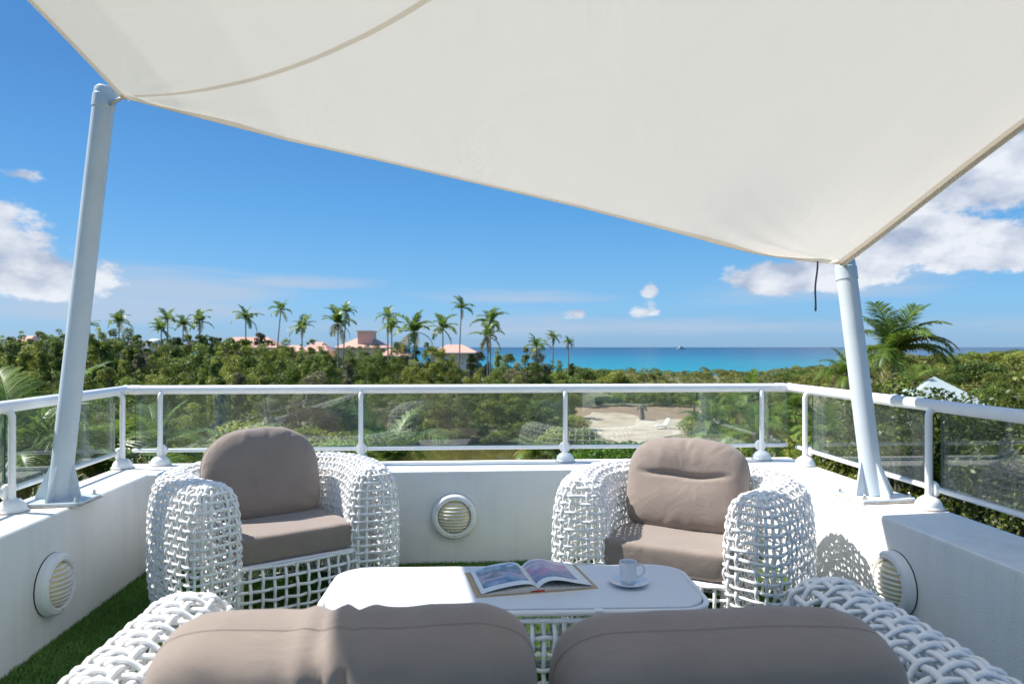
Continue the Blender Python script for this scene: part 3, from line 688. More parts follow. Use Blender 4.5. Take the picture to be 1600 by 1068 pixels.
def sofa():
    root = empty('woven_sofa', (.012, 1.93, .004), R(184.0), label='white woven two seat sofa seen from behind with taupe cushions in front', cat='sofa')
    S, C = tub_shell(.838, .125, .95, .34, pitch=.043, r=.0070); S.build('woven_shell', root)
    fn = lambda u, v: (lerp(-.70, .70, u), .055 - .035 * math.sin(math.pi * u) - .02 * math.sin(math.pi * v), lerp(.012, .262, v))
    flat_panel(fn, 26, 6, .0072).build('front_panel', root)
    m = MB(); m.box((0, .44, .262), (1.42, .78, .022)); m.build('seat_board', M_PLASTIC, root, bevel=.006)
    for sx in (-1, 1):
        cushion('seat_cushion', .70, .74, .128, root, n_up=9, n_low=12, p=14, q=3.2, puff=.06, wr=.0012, seed=7 + sx, loc=(sx * .352, .42, .338), tilt=R(-90), lump=.002)
    # local +x is the left of the picture
    cushion('back_cushion', .625, .50, .20, root, n_up=7.5, n_low=6, p=11, q=3.0, puff=.07, pipe=.0011, wr=.004, seed=11, loc=(.335, .715, .600), tilt=R(-13), nth=260, nr=54,
            folds=((.066, .013, .008, .3), (.040, .007, -.007, .5), (.012, .010, .008, .05), (-.012, .007, -.006, -.1), (-.04, .013, .005, -.25), (.13, .025, .003, .5), (-.22, .03, .004, .1)), lump=.007)
    cushion('back_cushion', .60, .49, .20, root, n_up=6.5, n_low=6, p=11, q=3.0, puff=.07, pipe=.0011, wr=.003, seed=15, loc=(-.300, .715, .585), tilt=R(-13), nth=260, nr=54, folds=((.2, .03, .005, .1), (-.1, .04, .003, 0)), lump=.006)
    return root
sofa()

def table():
    root = empty('woven_coffee_table', (.005, 2.605, .004), R(2.0), label='low white woven coffee table with rounded corners in the middle of the terrace', cat='coffee table')
    a, b, r = .68, .245, .118
    def outline(off, n=None):
        pts = []
        rr = r + off
        for (cx, cy, a0) in ((a - r, b - r, 0), (-a + r, b - r, 90), (-a + r, -b + r, 180), (a - r, -b + r, 270)):
            for k in range(10): an = R(a0 + 10 * k); pts.append((cx + rr * math.cos(an), cy + rr * math.sin(an)))
        return pts
    m = MB(); m.prism(outline(-.020), .392, .4145); m.build('table_top', M_TABLE, root, bevel=.003)
    m = MB(); rim = resample(outline(-.004) + outline(-.004)[:1], 161)[:-1]; m.tube([(x, y, .402) for x, y in rim], .0105, 10, closed=True)
    m.build('rim', M_PLASTIC, root)
    m = MB(); m.tube([(x, y, .376) for x, y in rim], .009, 8, closed=True); m.build('lower_rim', M_PLASTIC, root)
    w = MB()
    for x in (0.28,):
        for q in range(5): w.box((x + (q - 2) * .006, -b + .004, .394), (.0052, .030, .036))
    w.build('wrapped_joint', M_PLASTIC, root)
    N = 96; lv = [(-.004, .372), (.012, .325), (.020, .275), (.022, .225), (.020, .175), (.012, .125), (.0, .075), (-.014, .03), (-.02, .012)]
    G = []
    base = resample(outline(0) + outline(0)[:1], N + 1)[:-1]
    for i in range(N):
        p = base[i]; t = base[(i + 1) % N] - base[i - 1]; nn = np.array([t[1], -t[0]]) / np.linalg.norm(t); G.append([(p[0] + nn[0] * o, p[1] + nn[1] * o, z) for o, z in lv])
    G = np.array(G); Nn = grid_normals(G, True); par = (np.add.outer(np.arange(N), np.arange(len(lv))) % 2) * 2 - 1; S = Strands(); rr_ = .0068; G = G + rng.normal(0, .0013, G.shape)
    for k in range(1, len(lv)): S.add(G[:, k] + Nn[:, k] * (par[:, k] * rr_)[:, None], Nn[:, k], rr_, closed=True)
    for i in range(N): S.add(G[i] - Nn[i] * (par[i] * rr_)[:, None], Nn[i], rr_)
    S.build('woven_base', root)
    return root
table()
TZ = .4185
# cup and saucer
def cup():
    c = W(982, 911, 2.62); 
    so = MB(); so.lathe([(.001, .004), (.036, .004), (.040, .002), (.042, .004), (.062, .012), (.0735, .0175), (.0745, .0185), (.073, .0195), (.060, .0155), (.040, .0085), (.026, .0075), (.001, .0075)], 48)
    s = so.build('saucer', M_CERAMIC, label='small white saucer under the coffee cup on the table', cat='saucer'); s.location = (c.x, 2.615, TZ - .001)
    m = MB(); m.lathe([(.001, .0), (.022, .0), (.024, .003), (.026, .010), (.032, .016), (.0325, .05), (.033, .078), (.0325, .0795), (.0310, .078), (.0305, .05), (.029, .020), (.020, .012), (.001, .012)], 48)
    cp = m.build('coffee_cup', M_CERAMIC, label='white espresso cup standing on the saucer', cat='cup'); cp.location = (c.x - .002, 2.615, TZ + .0072); cp.rotation_euler = (0, 0, R(-12))
    h = MB(); pts = [(.031, 0, .066), (.043, 0, .071), (.055, 0, .066), (.060, 0, .054), (.056, 0, .040), (.046, 0, .029), (.032, 0, .024)]
    h.tube([tuple(p) for p in catmull(np.array(pts), False, 5)], .0034, 10, flat=1.3); h.build('handle', M_CERAMIC, cp)
cup()

# open book
def page_mat(seed, imgx0, imgx1, imgy0, imgy1, pal):
    m = bpy.data.materials.new('printed_page'); m.use_nodes = True; nt = m.node_tree; N = nt.nodes.new; L = nt.links.new; b = nt.nodes['Principled BSDF']; b.inputs['Roughness'].default_value = .35
    uv = N('ShaderNodeAttribute'); uv.attribute_name = 'page'; sp = N('ShaderNodeSeparateXYZ'); L(uv.outputs['Vector'], sp.inputs[0])
    def M(op, a, b2):
        n = N('ShaderNodeMath'); n.operation = op
        for i, v in enumerate((a, b2)):
            if isinstance(v, (int, float)): n.inputs[i].default_value = v
            else: L(v, n.inputs[i])
        return n.outputs[0]
    inside = M('MULTIPLY', M('MULTIPLY', M('GREATER_THAN', sp.outputs[0], imgx0), M('LESS_THAN', sp.outputs[0], imgx1)), M('MULTIPLY', M('GREATER_THAN', sp.outputs[1], imgy0), M('LESS_THAN', sp.outputs[1], imgy1)))
    n = N('ShaderNodeTexNoise'); n.inputs['Scale'].default_value = 4.5; n.inputs['Detail'].default_value = 6; mp = N('ShaderNodeMapping'); mp.inputs['Location'].default_value = (seed, 0, 0); mp.inputs['Scale'].default_value = (1, 1.6, 1)
    L(uv.outputs['Vector'], mp.inputs[0]); L(mp.outputs[0], n.inputs['Vector'])
    v = M('ADD', M('MULTIPLY', sp.outputs[1], .55), M('MULTIPLY', n.outputs[0], .75))
    cr = N('ShaderNodeValToRGB'); cr.color_ramp.interpolation = 'LINEAR'; els = cr.color_ramp.elements; els[0].position = pal[0][0]; els[0].color = (*pal[0][1], 1); els[1].position = pal[-1][0]; els[1].color = (*pal[-1][1], 1)
    for ps, c in pal[1:-1]: q = els.new(ps); q.color = (*c, 1)
    L(v, cr.inputs[0]); mx = N('ShaderNodeMix'); mx.data_type = 'RGBA'; L(inside, mx.inputs[0]); mx.inputs[6].default_value = (.80, .80, .78, 1); L(cr.outputs[0], mx.inputs[7]); L(mx.outputs[2], b.inputs['Base Color']); return m
def book():
    root = empty('open_book', (.065, 2.66, TZ - .001), R(12.5), label='open hardcover picture book lying face up on the coffee table', cat='book')
    Wd, H = .205, .265
    paper = mat('page_block', (.74, .70, .62), .8, col2=(.60, .56, .48), nscale=3, stretch=(1, 1, 900), ramp=(.4, .6))
    cov = mat('tan_cover', (.52, .38, .22), .6, col2=(.47, .33, .19), nscale=20)
    red = mat('red_headband', (.55, .03, .02), .6)
    sk = math.tan(R(-6))
    def xy(x, y): return (x, y)
    for sg in (-1, 1):
        c = MB(); c.box((sg * (Wd / 2 + .012), 0, .0022), (Wd + .018, H + .012, .0035)); c.build('cover', cov, root, bevel=.0008)
        # profile of the page block from the gutter outwards
        if sg < 0: pr = [(0, .012), (.012, .026), (.035, .034), (.07, .034), (.11, .030), (.16, .022), (Wd, .011)]
        else: pr = [(0, .012), (.010, .024), (.03, .036), (.06, .041), (.095, .037), (.14, .026), (Wd, .012)]
        pr = catmull(np.array(pr), False, 4); n = len(pr)
        low = [(x, min(z - .003, (.022 if sg < 0 else .014) * max(.25, 1 - .8 * x / Wd) + .004)) for x, z in pr]
        V = []; F_ = []
        for y in (-H / 2, H / 2):
            V += [(sg * x, y, .0045) for x, z in pr] + [(sg * x, y, z) for x, z in low]
        for i in range(n - 1):
            F_ += [(i, i + 1, n + i + 1, n + i), (2 * n + i, 3 * n + i, 3 * n + i + 1, 2 * n + i + 1), (n + i, n + i + 1, 3 * n + i + 1, 3 * n + i)]
        F_ += [(n - 1, 3 * n - 1, 4 * n - 1, 2 * n - 1)]
        b = MB(); b.add(V, F_); b.build('page_block', paper, root, smooth=False)
        # loose top leaf
        ny = 9; Vt = []; uvs = []
        for jy in range(ny):
            for i, (x, z) in enumerate(pr):
                fy = jy / (ny - 1); Vt.append((sg * x, lerp(-H / 2 + .001, H / 2 - .001, fy), z)); uvs.append((x / Wd, fy, 0))
        Ft = [(jy * n + i, jy * n + i + 1, (jy + 1) * n + i + 1, (jy + 1) * n + i) for jy in range(ny - 1) for i in range(n - 1)]
        Vt2 = [(x, y, z - .0006) for x, y, z in Vt]; k = len(Vt); Ft2 = [tuple(k + i for i in f[::-1]) for f in Ft]
        pal = [(.30, (.05, .07, .12)), (.45, (.13, .20, .32)), (.58, (.30, .38, .50)), (.66, (.60, .38, .40)), (.74, (.12, .18, .20)), (.9, (.50, .56, .70))] if sg < 0 else \
              [(.30, (.10, .13, .20)), (.48, (.16, .22, .34)), (.60, (.30, .30, .42)), (.68, (.65, .22, .36)), (.76, (.40, .36, .46)), (.95, (.72, .62, .58))]
        me = np_mesh('page', Vt + Vt2, Ft + Ft2, page_mat(3 * sg, .10 if sg < 0 else .02, .93 if sg < 0 else .80, .16, .95, pal), smooth=True)
        at = me.attributes.new('page', 'FLOAT_VECTOR', 'POINT'); at.data.foreach_set('vector', np.array(uvs + uvs, dtype=np.float32).ravel()); inst('page', me, root)
    s = MB(); s.box((0, -H / 2 + .004, .0065), (.05, .010, .007)); s.build('headband', red, root, bevel=.001)
book()

# ------------------------------------------------------------------ bulkhead wall lamps
def wall_lamp(px, py, wall, label):
    if wall == 'front': p = plan_at_px(IL[1], IL[2], px); n = (IL[2] - IL[1]).normalized(); nn = Vector((n.y, -n.x, 0))
    elif wall == 'left': p = plan_at_px(IL[0], IL[1], px); n = (IL[1] - IL[0]).normalized(); nn = Vector((n.y, -n.x, 0))
    else: p = plan_at_px(IL[2], IL[3], px); n = (IL[3] - IL[2]).normalized(); nn = Vector((n.y, -n.x, 0))
    z = EYE - (py - HZ) / F * p.y
    root = empty('bulkhead_lamp', (p.x, p.y, z), label=label, cat='wall lamp', group='round louvred wall lamps on the parapet')
    root.rotation_euler = (0, 0, math.atan2(nn.y, nn.x) + math.pi / 2)          # local -Y points out of the wall
    X = Matrix.Rotation(R(90), 4, 'X')
    m = MB(); m.lathe([(.131, .0), (.131, .004), (.134, .006), (.134, .030), (.131, .038), (.122, .046), (.118, .047), (.116, .0445), (.114, .047), (.108, .049), (.100, .046), (.097, .040), (.097, .02)], 56, X); m.build('lamp_ring', M_PAINT, root, ang=28)
    g = MB(); g.lathe([(.1345, -.001), (.1345, .0035)], 40, X); g.build('gasket', mat('dark_rubber', (.05, .05, .05), .8), root)
    Rr = .096
    def dep(x, z): return .028 + .052 * math.sqrt(max(0, 1 - (x * x + z * z) / (Rr * Rr)))
    d = MB(); d.lathe([(Rr * math.sin(a), .020 + .045 * math.cos(a)) for a in np.linspace(math.pi / 2, 0.01, 9)], 40, X); d.build('diffuser', mat('cream_frosted_glass', (.74, .62, .33), .35, col2=(.68, .56, .29), nscale=20), root)
    for i in range(9):
        zc = -.078 + i * .0195; hw = math.sqrt(Rr * Rr - zc * zc); V = []; F_ = []; n = 19
        for k in range(n):
            x = -hw * math.cos(math.pi * k / (n - 1)); dd = .022 + .058 * (max(0, 1 - (x * x + zc * zc) / (Rr * Rr)) ** .5)
            V += [(x, -dd + .014, zc + .0035), (x, -dd + .001, zc + .0005), (x, -dd, zc - .0028), (x, -dd + .003, zc - .0016), (x, -dd + .016, zc + .0012)]
        for k in range(n - 1):
            for q in range(5): a, b = k * 5 + q, k * 5 + (q + 1) % 5; F_.append((a, b, b + 5, a + 5))
        mb = MB(); mb.add(V, F_); mb.build('louvre', M_PAINT, root, ang=50)
    for an in (35, 155, 270):
        s = MB(); T = Matrix.Translation((.110 * math.cos(R(an)), -.0475, .110 * math.sin(R(an)))) @ Matrix.Rotation(R(90), 4, 'X')
        s.lathe([(.0045, 0), (.0045, .0015), (.0015, .002)], 10, T); s.build('screw', M_STEEL, root)
    return root
wall_lamp(710, 805, 'front', 'round louvred lamp on the front parapet between the armchairs')
wall_lamp(80, 912, 'left', 'round louvred lamp on the left parapet above the turf strip')
wall_lamp(1402, 910, 'right', 'round louvred lamp on the shaded right parapet by the sofa arm')
# ------------------------------------------------------------------ the land, the pond and the sea
def sstep(x): x = max(0, min(1, x)); return x * x * (3 - 2 * x)
def land_z(x, y):
    z = GROUND; q = x / max(y, 1)
    z += (5.0 * sstep((q - .36) / .20) + 2.3 * sstep((q - .665) / .09)) * sstep((y - 60) / 75) if y > 0 else 0
    z += .3 * sstep((q + .02) / .12) * sstep((y - 150) / 60) * (1 - sstep((q - .40) / .1)) if y > 0 else 0
    return z + .25 * mnoise.noise(Vector((x * .03, y * .03, 0))) * sstep((math.hypot(x, y) - 130) / 40)
def shore(a):   # a: azimuth in radians from +Y, clockwise; distance to the waterline
    d = math.degrees(a)
    pts = [(-180, 1500), (-60, 1300), (-30, 900), (-14, 520), (-9, 340), (-2, 300), (2, 305), (6, 285), (12, 268), (20, 262), (25, 285), (30, 330), (40, 380), (60, 600), (100, 1200), (180, 1500)]
    return float(np.interp(d, [p[0] for p in pts], [p[1] for p in pts]))
def ground():
    na = 180; rs = [0.5, 4, 8, 14, 20, 28, 36, 46, 56, 66, 78, 90, 104, 120, 135, 150, 170, 190, 210, 235]; mb = MB(); vs = []
    nr = len(rs) + 5
    for i in range(na):
        a = -math.pi + 2 * math.pi * i / na; S = shore(a) * (1 + .02 * math.sin(a * 37) + .012 * math.sin(a * 83))
        rr = [r for r in rs] + [lerp(235, S - 8, .5), S - 8, S, S + 12, S + 40]; zz = [None] * len(rs) + [None, None, SEA + .02, SEA - 1.2, SEA - 4]
        for r, z in zip(rr, zz):
            x, y = r * math.sin(a), r * math.cos(a); vs.append((x, y, land_z(x, y) if z is None else z))
    fs = []
    for i in range(na):
        j = (i + 1) % na
        for k in range(nr - 1): fs.append((i * nr + k, j * nr + k, j * nr + k + 1, i * nr + k + 1))
        fs.append((i * nr, j * nr, (0 if False else i) * nr)) if False else None
    fs = [f for f in fs if f]; fs.append(tuple(i * nr for i in range(na - 1, -1, -1)))
    mb.add(vs, fs); mb.build('ground', mat('scrubby_earth', (.12, .13, .05), .95, col2=(.22, .18, .10), nscale=.22, ramp=(.4, .7), detail=8, bump=.6, bscale=2), ang=80, kind='structure')
ground()
def sea():
    m = bpy.data.materials.new('clear_shallow_sea'); m.use_nodes = True; nt = m.node_tree; N = nt.nodes.new; L = nt.links.new; b = nt.nodes['Principled BSDF']
    b.inputs['Roughness'].default_value = .22; b.inputs['IOR'].default_value = 1.33; b.inputs['Specular IOR Level'].default_value = .03
    g = N('ShaderNodeNewGeometry'); ln = N('ShaderNodeVectorMath'); ln.operation = 'LENGTH'; L(g.outputs['Position'], ln.inputs[0])
    n = N('ShaderNodeTexNoise'); n.inputs['Scale'].default_value = .004; n.inputs['Detail'].default_value = 4; mp = N('ShaderNodeMapping'); mp.inputs['Scale'].default_value = (.5, 2, 1); L(g.outputs['Position'], mp.inputs[0]); L(mp.outputs[0], n.inputs['Vector'])
    lg = N('ShaderNodeMath'); lg.operation = 'LOGARITHM'; L(ln.outputs['Value'], lg.inputs[0]); lg.inputs[1].default_value = 10
    ad = N('ShaderNodeMath'); ad.operation = 'MULTIPLY_ADD'; L(n.outputs[0], ad.inputs[0]); ad.inputs[1].default_value = .35; L(lg.outputs[0], ad.inputs[2])
    mr = N('ShaderNodeMapRange'); L(ad.outputs[0], mr.inputs[0]); mr.inputs[1].default_value = 2.55; mr.inputs[2].default_value = 3.85
    cr = N('ShaderNodeValToRGB'); e = cr.color_ramp.elements; e[0].position = 0; e[0].color = (.002, .24, .26, 1); e[1].position = 1; e[1].color = (.0, .036, .10, 1)
    q = cr.color_ramp.elements.new(.28); q.color = (.0, .15, .225, 1); q = cr.color_ramp.elements.new(.55); q.color = (.0, .072, .155, 1)
    L(mr.outputs[0], cr.inputs[0]); L(cr.outputs[0], b.inputs['Base Color'])
    w = N('ShaderNodeTexNoise'); w.inputs['Scale'].default_value = .35; w.inputs['Detail'].default_value = 6; L(g.outputs['Position'], w.inputs['Vector'])
    bp = N('ShaderNodeBump'); bp.inputs['Strength'].default_value = .8; bp.inputs['Distance'].default_value = .35; L(w.outputs[0], bp.inputs['Height']); L(bp.outputs[0], b.inputs['Normal'])
    rs = [200, 500, 1500, 5000, 15000, 45000]; na = 96; vs = [(r * math.sin(2 * math.pi * i / na), r * math.cos(2 * math.pi * i / na), SEA) for r in rs for i in range(na)]
    fs = [(k * na + i, k * na + (i + 1) % na, (k + 1) * na + (i + 1) % na, (k + 1) * na + i) for k in range(len(rs) - 1) for i in range(na)]
    mb = MB(); mb.add(vs, [f[::-1] for f in fs]); mb.build('sea', m, smooth=False, kind='structure')
sea()
def patch(name, pts, dz, m, kind='structure', amp=.03):
    """flat sheet on the ground; pts are (px, distance)"""
    P = np.array([((px - 800) / F * D, D) for px, D in pts]); Q = resample(np.concatenate([P, P[:1]]), 49)[:-1]
    c = Q.mean(0); Q = c + (Q - c) * (1 + rng.normal(0, amp, (48, 1)))
    mb = MB(); mb.add([(c[0], c[1], GROUND + dz)] + [(x, y, GROUND + dz) for x, y in Q], [(0, 1 + i, 1 + (i + 1) % 48) for i in range(48)]); return mb.build(name, m, smooth=False, kind=kind)
m_sand = mat('pale_sand', (.52, .43, .33), .95, col2=(.36, .27, .19), nscale=.35, detail=8, ramp=(.4, .7), bump=.5, bscale=6)
m_earth = mat('dry_red_earth', (.30, .20, .13), .95, col2=(.22, .15, .09), nscale=.5, detail=8, bump=.5, bscale=4)
m_lawn = mat('bright_lawn', (.085, .16, .018), .9, col2=(.05, .12, .014), nscale=1.6, detail=8, bump=1, bscale=8)
patch('dry_earth', [(890, 118), (1100, 118), (1110, 84), (1040, 78), (930, 80), (880, 95)], .03, m_earth)
patch('sand_clearing', [(925, 108), (985, 105), (1010, 96), (1075, 98), (1085, 84), (1040, 78), (1000, 68), (940, 78), (900, 90)], .06, m_sand)
patch('lawn', [(880, 73), (1000, 69), (1120, 66), (1120, 50), (880, 50), (860, 60)], .09, m_lawn)
m_pond = mat('olive_pond_water', (.085, .075, .025), .08, col2=(.11, .10, .03), nscale=.3, spec=.5, bump=.15, bscale=1.5)
patch('pond', [(360, 64), (520, 69), (700, 70), (860, 68), (885, 60), (850, 52), (600, 50), (380, 52)], .12, m_pond, amp=.02)

# ------------------------------------------------------------------ vegetation
LEAF_A = leaf_mat('olive_tree_leaves', (.080, .120, .018), (.44, .47, .085), (.58, .54, .18))
LEAF_B = leaf_mat('deep_green_leaves', (.055, .100, .020), (.30, .39, .078), (.42, .46, .12))
LEAF_C = leaf_mat('yellow_green_leaves', (.065, .11, .018), (.26, .33, .055), (.38, .38, .09))
LEAF_D = leaf_mat('dry_grey_leaves', (.10, .10, .055), (.34, .32, .17), (.45, .38, .22))
LEAF_N = leaf_mat('glossy_shrub_leaves', (.040, .062, .012), (.25, .29, .045), (.46, .44, .10), rough=.45, spec=.4)
PALM_G = leaf_mat('palm_green', (.055, .105, .018), (.25, .36, .06), (.42, .45, .12), rough=.4, spec=.5)
PALM_Y = leaf_mat('palm_yellowing', (.14, .12, .03), (.34, .29, .08), (.30, .20, .08), rough=.5)
SCRUB = leaf_mat('coastal_scrub_leaves', (.095, .112, .026), (.36, .365, .085), (.50, .43, .18))

def leaves(clumps, n, size, r, elong=2.2, up=.35, tvar=.25, inner=.45):
    cl = np.array(clumps, float); wgt = cl[:, 3] ** 2; ci = r.choice(len(cl), n, p=wgt / wgt.sum()); ct = r.random(len(cl))
    d = r.normal(size=(n, 3)); d[:, 2] += up; d /= np.linalg.norm(d, axis=1)[:, None]
    rad = (inner + (1 - inner) * r.random(n) ** .6); sq = np.array([1, 1, .8]); pos = cl[ci, :3] + d * (cl[ci, 3] * rad)[:, None] * sq
    nn = d * .7 + r.normal(size=(n, 3)) * .55 + np.array([0, 0, .25]); nn /= np.linalg.norm(nn, axis=1)[:, None]
    t = np.cross(nn, r.normal(size=(n, 3))); t /= np.linalg.norm(t, axis=1)[:, None]; b = np.cross(nn, t)
    L = size * (.6 + .8 * r.random(n)); L = L[:, None]; Wd = L / elong
    V = np.stack([pos - t * L * .5, pos + b * Wd * .5 + t * L * .05, pos + t * L * .5 - nn * L * .12, pos - b * Wd * .5 + t * L * .05], 1)
    tone = np.clip(.38 + (ct[ci] - .5) * .5 + r.normal(0, tvar * .6, n), 0, .97)
    return V.reshape(-1, 3), np.arange(n * 4).reshape(-1, 4), tone
def limbs(h, clumps, r, base=.16, nl=7, m=M_BARK, name='trunk_mesh', lean=.3):
    mb = MB(); top = Vector((r.normal() * lean, r.normal() * lean, h * .62))
    trunk = [Vector((0, 0, -.3)), Vector((r.normal() * .08, r.normal() * .08, h * .2)), top * .6 + Vector((r.normal() * .1, r.normal() * .1, 0)), top]
    trunk = [Vector(p) for p in catmull(np.array([list(p) for p in trunk]), False, 4)]
    n = len(trunk); mb.tube(trunk, [base * (1 - .62 * i / n) for i in range(n)], 7)
    for k in r.choice(len(clumps), min(nl, len(clumps)), replace=False):
        c = Vector(clumps[k][:3]); s = trunk[int(r.integers(n // 3, n - 1))]; mid = s.lerp(c, .5) + Vector((r.normal() * .15, r.normal() * .15, -.1))
        mb.tube([s, mid, c], [base * .4, base * .26, base * .1], 5)
    return mb.mesh(name, m)
def make_tree_meshes(kind, seed):
    r = np.random.default_rng(seed); cl = []
    if kind == 'broad':
        h = 9.0
        for i in range(44):
            z = r.uniform(.12, .97); w = 2.7 * math.sin(math.pi * min(1, .14 + z * .80)) ** .7; a = r.uniform(0, 6.283); q = math.sqrt(r.random()); cl.append((w * q * math.cos(a), w * q * math.sin(a), z * h - .3, r.uniform(.55, 1.25) * (1.1 - .4 * z)))
        n, size = 9500, .24
    elif kind == 'upright':
        h = 9.0
        for i in range(38):
            z = r.uniform(.12, 1.0); w = 1.45 * (1.08 - z) ** .5 * (.7 + .5 * r.random()); a = r.uniform(0, 6.283); q = math.sqrt(r.random()); cl.append((w * q * math.cos(a), w * q * math.sin(a), z * h - .2, r.uniform(.4, .85) * (1.15 - .5 * z)))
        n, size = 6500, .24
    else:          # bush
        h = 3.2
        for i in range(22):
            a = r.uniform(0, 6.283); q = math.sqrt(r.random()) * 1.7; cl.append((q * math.cos(a), q * math.sin(a), h * (.25 + .5 * r.random()) * (1 - .15 * q), r.uniform(.5, .95)))
        n, size = 5200, .20
    V, Fq, tone = leaves(cl, n, size, r); return (V, Fq, tone), limbs(h, cl, r, .13 if kind != 'bush' else .07)
TM = {}
for kind, cnt in (('broad', 4), ('upright', 3), ('bush', 3)):
    for i in range(cnt):
        (V, Fq, tone), tr = make_tree_meshes(kind, 100 + i * 7 + len(kind)); tr.name = 'trunk'
        for mk, mm in (('A', LEAF_A), ('B', LEAF_B), ('C', LEAF_C), ('D', LEAF_D)):
            if kind == 'bush' and mk == 'D': continue
            TM.setdefault((kind, mk), []).append((np_mesh('crown', V, Fq, mm, tone), tr))
LANDMARKS = [(-60, 'the left edge of the photo'), (30, 'the little salmon house at the far left'), (100, 'the tall pole'), (186, 'the lone palm'), (213, 'the left white dome'), (243, 'the right white dome'), (262, 'the close pair of palms'), (286, 'the palm beside the close pair'), (312, 'the palm before the long salmon roof'),
             (350, 'the left end of the long salmon roof'), (384, 'the palm above the long salmon roof'), (415, 'the right end of the long salmon roof'), (439, 'the slender leaning palm'), (472, 'the broad low palm'), (495, 'the small salmon roof'), (528, 'the yellowing palm'), (568, 'the salmon tower'), (590, 'the cream annex'),
             (608, 'the narrow headed palm'), (648, 'the bushy yellowing palm'), (675, 'the white balustrade'), (692, 'the palm by the cream pavilion'), (721, 'the tallest slender palm'), (740, 'the low cream pavilion'), (765, 'the ragged palm'), (805, 'the first strip of open sea'), (838, 'the squat palm by the sea'), (864, 'the taller small palm over the sea'), (888, 'the smallest palm over the sea'),
             (920, 'the left part of the open sea'), (960, 'the dark bush at the sea'), (1003, 'the palm stump'), (1038, 'the white lounger'), (1065, 'the tiny yacht'), (1100, 'the creased chair cushion'), (1150, 'the middle thicket palm'), (1187, 'the slim post by the corner'), (1235, 'the right railing corner'), (1275, 'the hanging rope'), (1322, 'the short pole'), (1398, 'the large coconut palm'), (1460, 'the gazebo'), (1530, 'the right cloud bank'), (1590, 'the right edge of the photo')]
USED = set()
def place_label(head, px):
    for (lx, nm) in sorted(LANDMARKS, key=lambda l: abs(l[0] - px))[:3]:
        for rel in (['straight below'] if abs(px - lx) < 6 else ['just left of', 'left of'] if px < lx else ['just right of', 'right of']):
            t = head + ' ' + rel + ' ' + nm
            if t not in USED and len(t.split()) <= 16: USED.add(t); return t
    for (lx, nm) in sorted(LANDMARKS, key=lambda l: abs(l[0] - px))[:6]:
        for rel in ('close to', 'near', 'by'):
            t = head + ' ' + rel + ' ' + nm
            if t not in USED and len(t.split()) <= 16: USED.add(t); return t
    return head + ' near ' + nm
def plant_tree(kind, mk, x, y, ztop, label, group, wf=1.0, name=None, cat='tree', zb=None):
    z0 = land_z(x, y) if zb is None else zb; H = 9.0 if kind != 'bush' else 3.2; s = max(.25, (ztop - z0) / H); me, tr = TM[(kind, mk)][rnd.randrange(len(TM[(kind, mk)]))]
    o = empty(name or {'broad': 'broadleaf_tree', 'upright': 'upright_tree', 'bush': 'bush'}[kind], (x, y, z0), rnd.uniform(0, 6.28), label=label, cat=cat, group=group)
    w = max(s, .75) * wf * rnd.uniform(.9, 1.15) if kind != 'bush' else max(s, .7) * wf * rnd.uniform(.85, 1.2)
    o.scale = (w, w, s); inst('crown', me, o); inst('trunk', tr, o); return o
def sky_y(px):     # skyline of the wood in the photograph
    return float(np.interp(px, [-300, 0, 60, 110, 150, 200, 250, 310, 360, 420, 470, 520, 560, 600, 650, 700, 740, 780, 830, 870, 900], [528, 528, 526, 518, 512, 522, 532, 524, 526, 530, 538, 546, 552, 532, 538, 552, 556, 548, 548, 560, 572]))
def rows():
    for D, x0, x1, fy, kinds, grp, lab in (
        (150, -160, 905, lambda p: sky_y(p) + rnd.uniform(-12, 5), 'buu', 'trees of the far wood edge', 'of the farthest wood'),
        (122, -220, 560, lambda p: sky_y(p) + rnd.uniform(-4, 12), 'bu', 'trees of the far wood edge', 'of the second far row'),
        (122, 590, 880, lambda p: sky_y(p) + rnd.uniform(4, 22), 'b', 'trees of the far wood edge', 'of the second far row'),
        (100, -260, 545, lambda p: sky_y(p) + rnd.uniform(2, 28), 'buu', 'dense trees of the left wood', 'in mid wood'),
        (100, 560, 905, lambda p: 590 + rnd.uniform(-8, 8), 'b', 'dense trees of the left wood', 'in mid wood'),
        (84, -300, 520, lambda p: 566 + rnd.uniform(-12, 14), 'bbu', 'dense trees of the left wood', 'of the nearer wood'),
        (84, 520, 900, lambda p: 600 + rnd.uniform(-6, 10), 'b', 'dense trees of the left wood', 'of the nearer wood'),
        (72, -320, 500, lambda p: 584 + rnd.uniform(-10, 14), 'bbu', 'near trees of the wood by the pond', 'at the pond edge'),
        (74, 520, 860, lambda p: 614 + rnd.uniform(-6, 10), 'b', 'near trees of the wood by the pond', 'at the pond edge'),
        (58, -340, 330, lambda p: 612 + rnd.uniform(-10, 12), 'bb', 'trees behind the left glass', 'behind the left glass')):
        px = x0
        cur = lab
        while px < x1:
            d = D * rnd.uniform(.94, 1.07); yt = fy(px); zt = EYE - (yt - HZ) / F * d; k = rnd.choice(kinds); kind = 'broad' if k == 'b' else 'upright'
            mk = rnd.choice('AAAAABBBCCCD'); x = (px - 800) / F * d; plant_tree(kind, mk, x, d, zt, place_label({'B': 'dark', 'C': 'yellowish', 'D': 'greyish'}.get(mk, 'olive') + (' rounded tree ' if kind == 'broad' else ' narrow tree ') + cur, px), grp)
            px += (rnd.uniform(3.0, 4.2) if k == 'b' else rnd.uniform(1.8, 2.6)) / d * F * (1 if zt > -3 else .8)
rows()
